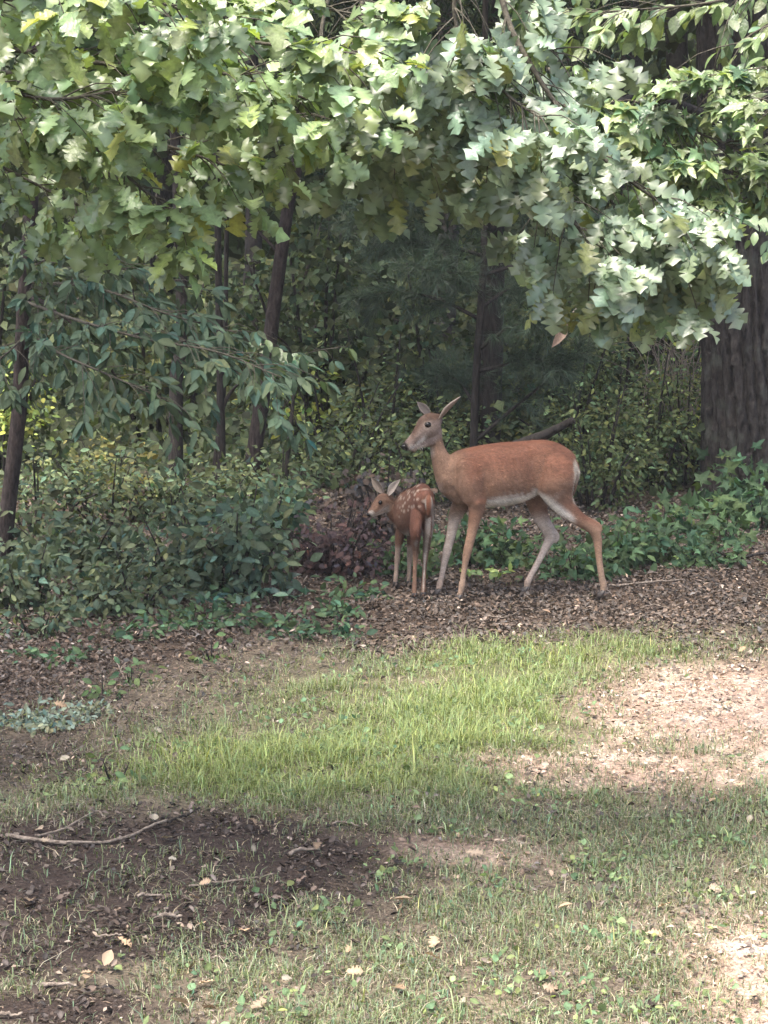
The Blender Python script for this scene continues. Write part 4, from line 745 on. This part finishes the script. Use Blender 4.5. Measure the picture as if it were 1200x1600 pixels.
def ball(parent, name, c, r, mat, axis_=None):
    c = np.asarray(c, float); th = np.linspace(0, np.pi, 9)[1:-1]; ph = np.linspace(0, 2 * np.pi, 14, endpoint=False); r = np.broadcast_to(r, (3,))
    V = np.array([[math.sin(t) * math.cos(p), math.sin(t) * math.sin(p), math.cos(t)] for t in th for p in ph] + [[0, 0, 1], [0, 0, -1]]) * r + c; Q = []; T = []
    for i in range(6):
        for j in range(14): Q.append((i * 14 + j, (i + 1) * 14 + j, (i + 1) * 14 + (j + 1) % 14, i * 14 + (j + 1) % 14))
    for j in range(14): T += [(98, j, (j + 1) % 14), (99, 84 + (j + 1) % 14, 84 + j)]
    return obj(name, mesh_arrays(name, V, np.array(Q), np.array(T), None, True), mat, parent)
def hoof(parent, p, s, fwd):
    """cloven hoof: two pointed toes"""
    b = Batch(); f = norm(np.array([fwd[0], fwd[1], 0.0])); sd = np.array([-f[1], f[0], 0])
    for q in (-1, 1):
        c = p + sd * q * 0.011 * s
        rows = [(0.050, -0.010, 0.011, 0.012), (0.028, 0.004, 0.015, 0.012), (0.0, 0.008, 0.024, 0.0125)]; V = []
        for z, fo, lf2, w in rows:
            for t in np.linspace(0, 2 * np.pi, 10, endpoint=False): ex = math.cos(t); V.append(c + s * (f * (fo + lf2 * (ex + (0.35 if ex > 0.9 else 0))) + sd * w * math.sin(t) * (0.75 if ex > 0 else 1)) + np.array([0, 0, z * s]))
        V = np.array(V + [c + np.array([0, 0, 0.052 * s]), c]); Q = [(i * 10 + j, (i + 1) * 10 + j, (i + 1) * 10 + (j + 1) % 10, i * 10 + (j + 1) % 10) for i in (0, 1) for j in range(10)]
        T = [(30, j, (j + 1) % 10) for j in range(10)] + [(31, 20 + (j + 1) % 10, 20 + j) for j in range(10)]; b.add(V, np.array(Q), np.array(T))
    return obj('hoof', b.mesh('hoof', True), M_hoof, parent)

# ---- the doe (side view drawn at 687 units per metre; y is metres away from the viewer)
DU, SL = 687.0, 0.216
g = gp(796.7, 931.3); doe = thing('doe', 'adult reddish brown doe standing side on and looking past the fawn', 'deer', (g[0], g[1], float(ground_z(*g)) + 0.012))
def yc(u): return (u - 480) / 615 * 0.11 - 0.04
def DP(u, v, lat=0.0):
    y = yc(u) + lat; return np.array([(u - 700) / DU, y, (955 - SL * DU * y - v) / DU / 0.977])
b = Batch()
def part(rows, ref=(0, 1, 0), sides=22):
    b.add(*ring_loft([DP(r[0], r[1], r[4] if len(r) > 4 else 0.0) for r in rows], [r[2] for r in rows], [r[3] for r in rows], sides, ref))
tr = [(424, 500, 0.06, 0.05), (446, 472, 0.125, 0.09), (490, 454, 0.172, 0.11), (560, 446, 0.190, 0.13), (640, 438, 0.197, 0.145), (715, 426, 0.192, 0.148), (785, 408, 0.172, 0.138), (850, 402, 0.164, 0.132), (905, 410, 0.138, 0.118), (945, 426, 0.10, 0.10), (966, 432, 0.06, 0.06)]
part(tr, sides=32)
part([(510, 475, 0.15, 0.10), (457, 450, 0.118, 0.08), (417, 402, 0.076, 0.060), (393, 350, 0.051, 0.046), (380, 300, 0.042, 0.041), (372, 255, 0.05, 0.048)])
# head, turned a little towards the viewer
hd = [(394, 202, 0.028, 0.032, 0.0), (373, 218, 0.060, 0.051, -0.01), (345, 242, 0.073, 0.054, -0.03), (318, 268, 0.053, 0.042, -0.052), (290, 297, 0.037, 0.031, -0.072), (267, 320, 0.031, 0.027, -0.088), (253, 332, 0.024, 0.024, -0.097)]
part(hd, ref=(-0.35, 0.93, 0))
part([(385, 285, 0.04, 0.035, -0.005), (350, 300, 0.034, 0.034, -0.025), (310, 318, 0.022, 0.026, -0.055), (278, 338, 0.015, 0.02, -0.08)], ref=(-0.35, 0.93, 0))
# shoulder and thigh masses, legs
for s in (-1, 1):
    part([(505, 400, 0.06, 0.03, s * 0.09), (520, 465, 0.10, 0.045, s * 0.10), (540, 540, 0.075, 0.04, s * 0.10)])
nf = [(548, 520, 0.07, 0.045, -0.095), (551, 575, 0.052, 0.037, -0.10), (543, 625, 0.038, 0.031, -0.10), (530, 690, 0.030, 0.026, -0.10), (517, 745, 0.028, 0.026, -0.10), (512, 770, 0.026, 0.025, -0.10), (504, 815, 0.0195, 0.018, -0.10), (496, 870, 0.0175, 0.017, -0.10), (492, 902, 0.0215, 0.0205, -0.10), (486, 930, 0.018, 0.018, -0.10), (481, 950, 0.020, 0.020, -0.10)]
ff = [(500, 540, 0.06, 0.045, 0.09), (468, 600, 0.045, 0.035, 0.09), (457, 645, 0.036, 0.03, 0.09), (444, 705, 0.030, 0.026, 0.09), (434, 748, 0.028, 0.025, 0.09), (429, 772, 0.026, 0.024, 0.09), (418, 820, 0.020, 0.018, 0.09), (408, 872, 0.0175, 0.017, 0.09), (402, 896, 0.021, 0.02, 0.09), (398, 917, 0.018, 0.018, 0.09), (396, 930, 0.020, 0.020, 0.09)]
nh = [(872, 400, 0.13, 0.06, -0.095), (880, 470, 0.128, 0.068, -0.105), (902, 535, 0.088, 0.052, -0.09), (942, 588, 0.058, 0.04, -0.085), (995, 628, 0.043, 0.032, -0.085), (1046, 664, 0.036, 0.028, -0.085), (1066, 705, 0.030, 0.024, -0.085), (1072, 760, 0.0225, 0.02, -0.085), (1080, 820, 0.0205, 0.019, -0.085), (1090, 875, 0.0215, 0.02, -0.085), (1096, 898, 0.023, 0.021, -0.085), (1096, 925, 0.018, 0.018, -0.085), (1092, 942, 0.020, 0.020, -0.085)]
fh = [(850, 420, 0.12, 0.05, 0.085), (822, 490, 0.10, 0.055, 0.09), (818, 555, 0.068, 0.045, 0.09), (836, 615, 0.049, 0.036, 0.09), (866, 668, 0.040, 0.029, 0.09), (873, 700, 0.034, 0.026, 0.09), (852, 745, 0.025, 0.021, 0.09), (825, 800, 0.021, 0.019, 0.09), (796, 855, 0.020, 0.018, 0.09), (782, 884, 0.022, 0.02, 0.09), (777, 908, 0.018, 0.018, 0.09), (773, 922, 0.020, 0.019, 0.09)]
for L in (nf, ff, nh, fh): part(L, sides=16)
part([(965, 590, 0.02, 0.016, -0.085), (1020, 622, 0.016, 0.013, -0.085), (1070, 648, 0.017, 0.014, -0.085), (1078, 672, 0.014, 0.013, -0.085)], sides=12)
part([(850, 600, 0.02, 0.015, 0.09), (885, 655, 0.015, 0.012, 0.09), (908, 692, 0.015, 0.013, 0.09), (895, 715, 0.014, 0.012, 0.09)], sides=12)
me = fuse(b, 0.0065, 5); v, n = verts_normals(me)
def relief(v, n):                                                                       # muscle and bone under the skin
    u = v[:, 0] * DU + 700; lat = v[:, 1] - yc(u); vv = 955 - SL * DU * v[:, 1] - v[:, 2] * 0.977 * DU - np.sign(lat) * 12
    k = sstep(0.2, 0.6, np.abs(n[:, 1])) * (vv < 640); d = np.zeros(len(v))
    for cu, cv, ru, rv, a in ((792, 430, 38, 85, -0.020), (590, 500, 26, 80, -0.012), (862, 345, 34, 26, 0.010), (905, 470, 45, 70, 0.008), (525, 500, 32, 60, 0.009), (490, 395, 18, 60, 0.006), (455, 470, 22, 50, -0.009), (680, 470, 75, 75, 0.006), (925, 540, 22, 40, -0.008), (560, 575, 22, 16, 0.008)):
        d += a * np.exp(-((u - cu) / ru) ** 2 - ((vv - cv) / rv) ** 2)
    for q in range(6): d -= 0.0022 * np.exp(-((u - (612 + 26 * q) - (vv - 450) * 0.22) / 7) ** 2) * sstep(360, 410, vv) * sstep(560, 510, vv)      # faint ribs
    return v + n * (1.7 * d * k)[:, None]
v = relief(v, n); me.vertices.foreach_set('co', v.astype(np.float32).ravel()); me.update(); v, n = verts_normals(me)
u = v[:, 0] * DU + 700; yy = v[:, 1]; lat = yy - yc(u); vv = 955 - SL * DU * yy - v[:, 2] * 0.977 * DU      # back to the drawing's units
C = np.tile(np.array([0.148, 0.066, 0.041]), (len(v), 1))
C = mx(C, (0.215, 0.128, 0.088), sstep(0.5, -0.35, n[:, 2]) * 0.85)                       # sides paler than the back
C = mx(C, (0.235, 0.148, 0.102), sstep(540, 440, u) * 0.75)                               # neck and shoulder
C = mx(C, (0.14, 0.055, 0.03), sstep(0.75, 1.0, n[:, 2]) * sstep(440, 500, u) * 0.5)   # darker saddle
belly = sstep(-0.35, -0.75, n[:, 2]) * sstep(560, 600, u) * sstep(930, 880, u) * sstep(480, 520, vv) * sstep(640, 600, vv)
C = mx(C, (0.68, 0.63, 0.57), np.clip(belly * 1.4, 0, 1))
groin = np.maximum(0, 1 - np.abs(vv - (520 + (u - 790) * 0.62)) / 34) * sstep(770, 810, u) * sstep(985, 940, u) * sstep(-0.02, -0.06, lat); C = mx(C, (0.68, 0.63, 0.57), np.clip(groin * 1.3, 0, 1) * sstep(0.1, -0.35, n[:, 2]))
C = mx(C, (0.45, 0.39, 0.31), sstep(0.55, 0.9, n[:, 0]) * sstep(945, 962, u) * sstep(360, 390, vv) * sstep(575, 540, vv))                # pale rear edge
leg = sstep(600, 700, vv); C = mx(C, (0.27, 0.17, 0.115), leg * 0.85)
C = mx(C, (0.33, 0.24, 0.175), sstep(760, 900, vv) * 0.7)
inner = np.clip(-np.sign(lat) * n[:, 1], 0, 1); C = mx(C, (0.42, 0.35, 0.30), sstep(0.15, 0.6, inner) * sstep(575, 640, vv) * sstep(960, 820, vv))
C = mx(C, (0.30, 0.23, 0.18), sstep(0.3, 0.8, -n[:, 0]) * sstep(470, 430, u) * sstep(440, 520, vv) * sstep(600, 560, vv) * 0.8)           # chest
d_head = seg_d(v, DP(385, 220, -0.005), DP(262, 328, -0.09)); H = sstep(0.105, 0.075, d_head) * sstep(425, 400, u) * sstep(345, 320, vv)
C = mx(C, (0.21, 0.155, 0.13), H); C = mx(C, (0.34, 0.29, 0.26), H * sstep(330, 285, u) * sstep(305, 325, vv + (u - 300) * 0.5) * 0.8)
C = mx(C, (0.10, 0.06, 0.042), H * sstep(0.2, 0.6, n[:, 2]) * sstep(262, 290, u))                                                        # crown and bridge
def spot(c, r0, r1): return sstep(r1, r0, np.linalg.norm(v - c, axis=1))
eyeL = DP(346, 241, -0.075); C = mx(C, (0.27, 0.21, 0.17), spot(eyeL, 0.020, 0.036) * H)
C = mx(C, (0.56, 0.51, 0.46), sstep(0.0, -0.45, n[:, 2]) * H * sstep(350, 320, u)); C = mx(C, (0.55, 0.50, 0.45), spot(DP(273, 330, -0.1), 0.014, 0.030))
C = mx(C, (0.38, 0.32, 0.27), sstep(0.2, 0.8, -n[:, 0]) * sstep(420, 395, u) * sstep(310, 330, vv) * sstep(375, 345, vv) * 0.7)            # throat patch
C = mx(C, (0.09, 0.065, 0.055), H * sstep(16, 6, np.abs(vv - (300 + (u - 300) * -0.95))) * sstep(330, 300, u) * 0.5); C = mx(C, (0.02, 0.016, 0.014), spot(DP(250, 330, -0.098), 0.024, 0.030))
C = C * (0.74 + 0.52 * (fbm(v[:, 0] * 9 + 30, v[:, 2] * 16 + v[:, 1] * 9 + 30, 5, 4))[:, None]) * (0.85 + 0.3 * vnoise(v[:, 0] * 55 + 99, v[:, 2] * 130 + v[:, 1] * 60 + 99, 8))[:, None]
C = C * 0.86; set_col(me, C); obj('body', me, M_coat, doe)
def flow_doe(p, nn):
    uu = p[:, 0] * DU + 700; f = np.tile(np.array([0.85, 0, -0.5]), (len(p), 1)); f[(p[:, 2] < 0.5)] = (0.1, 0, -1); nk = (uu < 440) & (p[:, 2] > 0.6); f[nk] = (0.35, 0, -0.9); return f
fur(doe, me, C, 42000, lambda p: np.where(p[:, 2] < 0.5, 0.009, 0.017), flow_doe)
back_c = (0.16, 0.115, 0.09); in_c = (0.20, 0.16, 0.135)
ear(doe, DP(396, 212, -0.045), DP(484, 126, -0.10), (-0.55, 0.35, 0.75), 0.028, back_c, in_c)
ear(doe, DP(360, 198, 0.03), DP(303, 132, 0.11), (-0.4, -0.5, 0.7), 0.026, (0.075, 0.062, 0.055), (0.07, 0.06, 0.055), (0.12, 0.10, 0.09))  # far ear: dimness put into its colour, darker than the near ear
ball(doe, 'eye', DP(345, 238, -0.079), (0.0225, 0.016, 0.0185), M_black); ball(doe, 'eye', DP(338, 238, 0.014), (0.018, 0.015, 0.016), M_black)
ball(doe, 'nose', DP(249, 330, -0.098), (0.021, 0.021, 0.019), M_black)
for L, f in ((nf, (-1, -0.1)), (ff, (-1, -0.1)), (nh, (-1, -0.1)), (fh, (-1, -0.1))): p = DP(L[-1][0] - 4, L[-1][1], L[-1][4]); p[2] = -0.004; hoof(doe, p, 1.15, f)
V, Q, T = ring_loft([DP(958, 368, 0), DP(975, 395, 0), DP(979, 435, 0), DP(973, 480, 0), DP(965, 520, 0)], [0.016, 0.018, 0.016, 0.012, 0.006], [0.026, 0.034, 0.036, 0.028, 0.010], 16)
nt_ = len(V); tc_ = np.tile((0.16, 0.085, 0.05), (nt_, 1)); lt_ = np.abs(V[:, 1] - yc(V[:, 0] * DU + 700)); tc_ = mx(tc_, (0.42, 0.37, 0.31), sstep(0.026, 0.036, lt_)); obj('tail', mesh_arrays('tail', V, Q, T, tc_, True), M_coat, doe)

# ---- the fawn: rump towards the viewer, head turned aside (drawn at 1120 units per metre)
FU = 1120.0
g = gp(540 + 450 / 4.445, 600 + 1500 / 4.445); fawn = thing('fawn', 'small spotted reddish fawn standing in front of the doe with its head turned aside', 'deer', (g[0], g[1], float(ground_z(*g)) + 0.012))
def FP(u, v, y): return np.array([(u - 450) / FU, y, (1500 - SL * FU * y - v) / FU / 0.977])
b = Batch()
def fpart(rows, ref=(0.95, 0.3, 0), sides=18): b.add(*ring_loft([FP(r[0], r[1], r[2]) for r in rows], [r[3] for r in rows], [r[4] for r in rows], sides, ref))
fpart([(552, 812, -0.05, 0.055, 0.04), (546, 820, -0.02, 0.096, 0.06), (532, 838, 0.05, 0.118, 0.075), (500, 868, 0.14, 0.132, 0.088), (462, 892, 0.23, 0.142, 0.094), (428, 908, 0.31, 0.138, 0.088), (412, 925, 0.37, 0.09, 0.06), (404, 930, 0.39, 0.055, 0.04)], sides=26)
fpart([(430, 900, 0.33, 0.09, 0.07), (385, 905, 0.36, 0.075, 0.055), (345, 885, 0.36, 0.056, 0.045), (312, 850, 0.35, 0.047, 0.04), (292, 815, 0.345, 0.045, 0.04)], ref=(0, 1, 0))
fhd = [(304, 782, 0.345, 0.025, 0.028), (283, 800, 0.34, 0.049, 0.042), (252, 830, 0.33, 0.054, 0.042), (220, 860, 0.315, 0.041, 0.033), (191, 887, 0.30, 0.030, 0.025), (171, 905, 0.29, 0.023, 0.021), (164, 912, 0.285, 0.015, 0.016)]
fpart(fhd, ref=(-0.3, 0.95, 0)); fpart([(285, 860, 0.34, 0.026, 0.026), (250, 880, 0.325, 0.022, 0.024), (210, 905, 0.305, 0.014, 0.018), (182, 920, 0.292, 0.010, 0.014)], ref=(-0.3, 0.95, 0))
lhl = [(502, 860, 0.03, 0.075, 0.035), (490, 950, 0.01, 0.070, 0.036), (482, 1040, -0.01, 0.055, 0.034), (484, 1120, 0.03, 0.032, 0.025), (485, 1190, 0.055, 0.023, 0.019), (482, 1270, 0.045, 0.0155, 0.0145), (479, 1370, 0.03, 0.014, 0.0135), (477, 1430, 0.02, 0.0165, 0.0155), (475, 1480, 0.005, 0.014, 0.0135)]
rhl = [(560, 850, 0.04, 0.070, 0.034), (569, 940, 0.04, 0.064, 0.034), (570, 1020, 0.025, 0.05, 0.030), (564, 1100, 0.05, 0.031, 0.023), (556, 1180, 0.085, 0.0235, 0.019), (549, 1270, 0.075, 0.0155, 0.0145), (543, 1370, 0.06, 0.014, 0.0135), (539, 1430, 0.045, 0.0165, 0.0155), (535, 1476, 0.03, 0.014, 0.0135)]
lfl = [(408, 950, 0.33, 0.06, 0.035), (385, 1030, 0.33, 0.045, 0.03), (372, 1100, 0.335, 0.029, 0.024), (366, 1170, 0.345, 0.020, 0.018), (362, 1215, 0.35, 0.0205, 0.019), (357, 1280, 0.35, 0.0145, 0.014), (352, 1345, 0.35, 0.0155, 0.015), (347, 1398, 0.345, 0.014, 0.0135)]
rfl = [(470, 960, 0.37, 0.055, 0.033), (462, 1040, 0.37, 0.042, 0.028), (455, 1120, 0.37, 0.027, 0.022), (450, 1200, 0.375, 0.0195, 0.018), (448, 1290, 0.375, 0.0145, 0.014), (445, 1350, 0.375, 0.0155, 0.015), (442, 1392, 0.37, 0.014, 0.0135)]
for L in (lhl, rhl, lfl, rfl): fpart(L, sides=14)
me = fuse(b, 0.0048, 5); v, n = verts_normals(me); C = np.tile(np.array([0.135, 0.060, 0.040]), (len(v), 1))
uu = v[:, 0] * FU + 450; vv = 1500 - SL * FU * v[:, 1] - v[:, 2] * 0.977 * FU
C = mx(C, (0.09, 0.038, 0.026), sstep(0.65, 0.95, n[:, 2]) * 0.6)
C = mx(C, (0.17, 0.092, 0.06), sstep(480, 380, uu) * 0.7); C = mx(C, (0.18, 0.11, 0.075), sstep(1050, 1180, vv) * 0.8)
C = mx(C, (0.40, 0.34, 0.29), sstep(535, 550, uu + (vv - 1200) * 0.03) * sstep(910, 960, vv) * sstep(1500, 1400, vv) * sstep(0.55, -0.1, n[:, 0]) )       # pale inside of the far hind leg
C = mx(C, (0.38, 0.33, 0.28), sstep(0.5, 0.85, n[:, 0]) * sstep(545, 570, uu) * sstep(830, 900, vv) * sstep(1200, 1050, vv) * 0.8)
C = mx(C, (0.30, 0.23, 0.18), sstep(1110, 1150, vv) * sstep(0.28, 0.32, v[:, 1]) * 0.8)
C = mx(C, (0.4, 0.35, 0.3), sstep(-0.45, -0.85, n[:, 2]) * sstep(1000, 1060, vv) * sstep(1200, 1150, vv))
hH = sstep(0.075, 0.055, seg_d(v, FP(292, 800, 0.343), FP(168, 908, 0.287))); C = mx(C, (0.20, 0.12, 0.08), hH * 0.85)
C = mx(C, (0.40, 0.34, 0.29), hH * sstep(-0.05, -0.5, n[:, 2])); C = mx(C, (0.11, 0.06, 0.04), hH * sstep(0.35, 0.75, n[:, 2]) * 0.8)
C = mx(C, (0.38, 0.33, 0.28), sstep(0.026, 0.016, np.linalg.norm(v - FP(180, 905, 0.275), axis=1)))
body = (sstep(1080, 1040, vv) * sstep(350, 380, uu) * (1 - hH))[:, None]
rs = np.random.default_rng(21); ax_a, ax_b = FP(545, 810, -0.03), FP(425, 905, 0.33); ax = norm(ax_b - ax_a)
S = np.zeros(len(v))
side = np.sign((v - ax_a) @ np.cross(ax, [0, 0, 1]))
t_ = (v - ax_a) @ ax; hgt = v[:, 2] - (ax_a + t_[:, None] * ax)[:, 2]
for row, hh in enumerate((0.115, 0.085, 0.05, 0.015, -0.025)):
    for q in range(11):
        tc0 = -0.03 + 0.038 * (q + 0.5 * (row % 2)) + rs.normal() * 0.010; h0 = hh - 0.02 * abs(tc0 - 0.17) + rs.normal() * 0.010; rr = 0.005 + 0.005 * rs.random()
        S = np.maximum(S, sstep(1.6, 0.4, np.hypot((t_ - tc0) / (rr * 1.7), (hgt - h0) / rr)))
C = mx(C, (0.42, 0.32, 0.25), S * body[:, 0] * 0.8); C = C * 0.85
C = mx(C, (0.02, 0.016, 0.014), sstep(0.019, 0.013, np.linalg.norm(v - FP(160, 911, 0.285), axis=1)))
C = C * (0.7 + 0.6 * (fbm(v[:, 0] * 22 + 30, v[:, 2] * 22 + v[:, 1] * 15 + 30, 6, 3))[:, None])
set_col(me, C); obj('body', me, M_coat, fawn)
def flow_fawn(p, nn): f = np.tile(np.array([0.25, -0.75, -0.55]), (len(p), 1)); f[p[:, 2] < 0.28] = (0, -0.1, -1); f[p[:, 0] < -0.09] = (0.9, 0, -0.3); return f
fur(fawn, me, C, 22000, lambda p: np.where(p[:, 2] < 0.28, 0.007, 0.015), flow_fawn)
ear(fawn, FP(300, 772, 0.32), FP(385, 668, 0.27), (-0.5, -0.75, 0.3), 0.027, (0.15, 0.10, 0.075), (0.33, 0.28, 0.24), (0.38, 0.33, 0.28))
ear(fawn, FP(268, 762, 0.37), FP(180, 640, 0.42), (-0.3, -0.9, 0.1), 0.026, (0.12, 0.08, 0.06), (0.14, 0.11, 0.09), (0.17, 0.14, 0.11))
ball(fawn, 'eye', FP(243, 826, 0.284), 0.0135, M_black); ball(fawn, 'eye', FP(240, 825, 0.368), 0.012, M_black); ball(fawn, 'nose', FP(159, 911, 0.285), (0.011, 0.014, 0.011), M_black)
for L, f in ((lhl, (-0.3, 1)), (rhl, (-0.3, 1)), (lfl, (-0.5, 1)), (rfl, (-0.5, 1))): p = FP(L[-1][0], L[-1][1], L[-1][2]); p[2] = -0.004; hoof(fawn, p, 0.8, f)
V, Q, T = ring_loft([FP(560, 790, -0.055), FP(570, 830, -0.08), FP(572, 880, -0.085), FP(568, 930, -0.075)], [0.012, 0.014, 0.012, 0.006], [0.018, 0.024, 0.022, 0.008], 12, (1, 0, 0))
obj('tail', mesh_arrays('tail', V, Q, T, mx(np.tile((0.12, 0.05, 0.03), (len(V), 1)), (0.22, 0.19, 0.16), sstep(0.012, 0.019, np.abs(V[:, 0] - FP(570, 0, 0)[0]))), True), M_coat, fawn)

# ---------------------------------------------------------------- haze volume added to soften the depths of the wood
hm = bpy.data.materials.new('added_haze'); hm.use_nodes = True; hn = hm.node_tree.nodes; hn.remove(hn['Principled BSDF'])
pv = hn.new('ShaderNodeVolumePrincipled'); pv.inputs['Color'].default_value = (0.9, 0.93, 0.95, 1); pv.inputs['Density'].default_value = 0.0007; pv.inputs['Anisotropy'].default_value = 0.0
hm.node_tree.links.new(pv.outputs[0], hn['Material Output'].inputs['Volume'])
hx, hz0, hz1 = 420.0, -2.0, 40.0
hv = np.array([(x, y, z) for z in (hz0, hz1) for y in (-hx, hx) for x in (-hx, hx)]); hq = np.array([(0, 2, 3, 1), (4, 5, 7, 6), (0, 1, 5, 4), (2, 6, 7, 3), (0, 4, 6, 2), (1, 3, 7, 5)])
hz = obj('haze', mesh_arrays('haze', hv, hq), hm, kind='stuff'); tag(hz, 'thin haze added to soften the depths of the wood', 'haze')
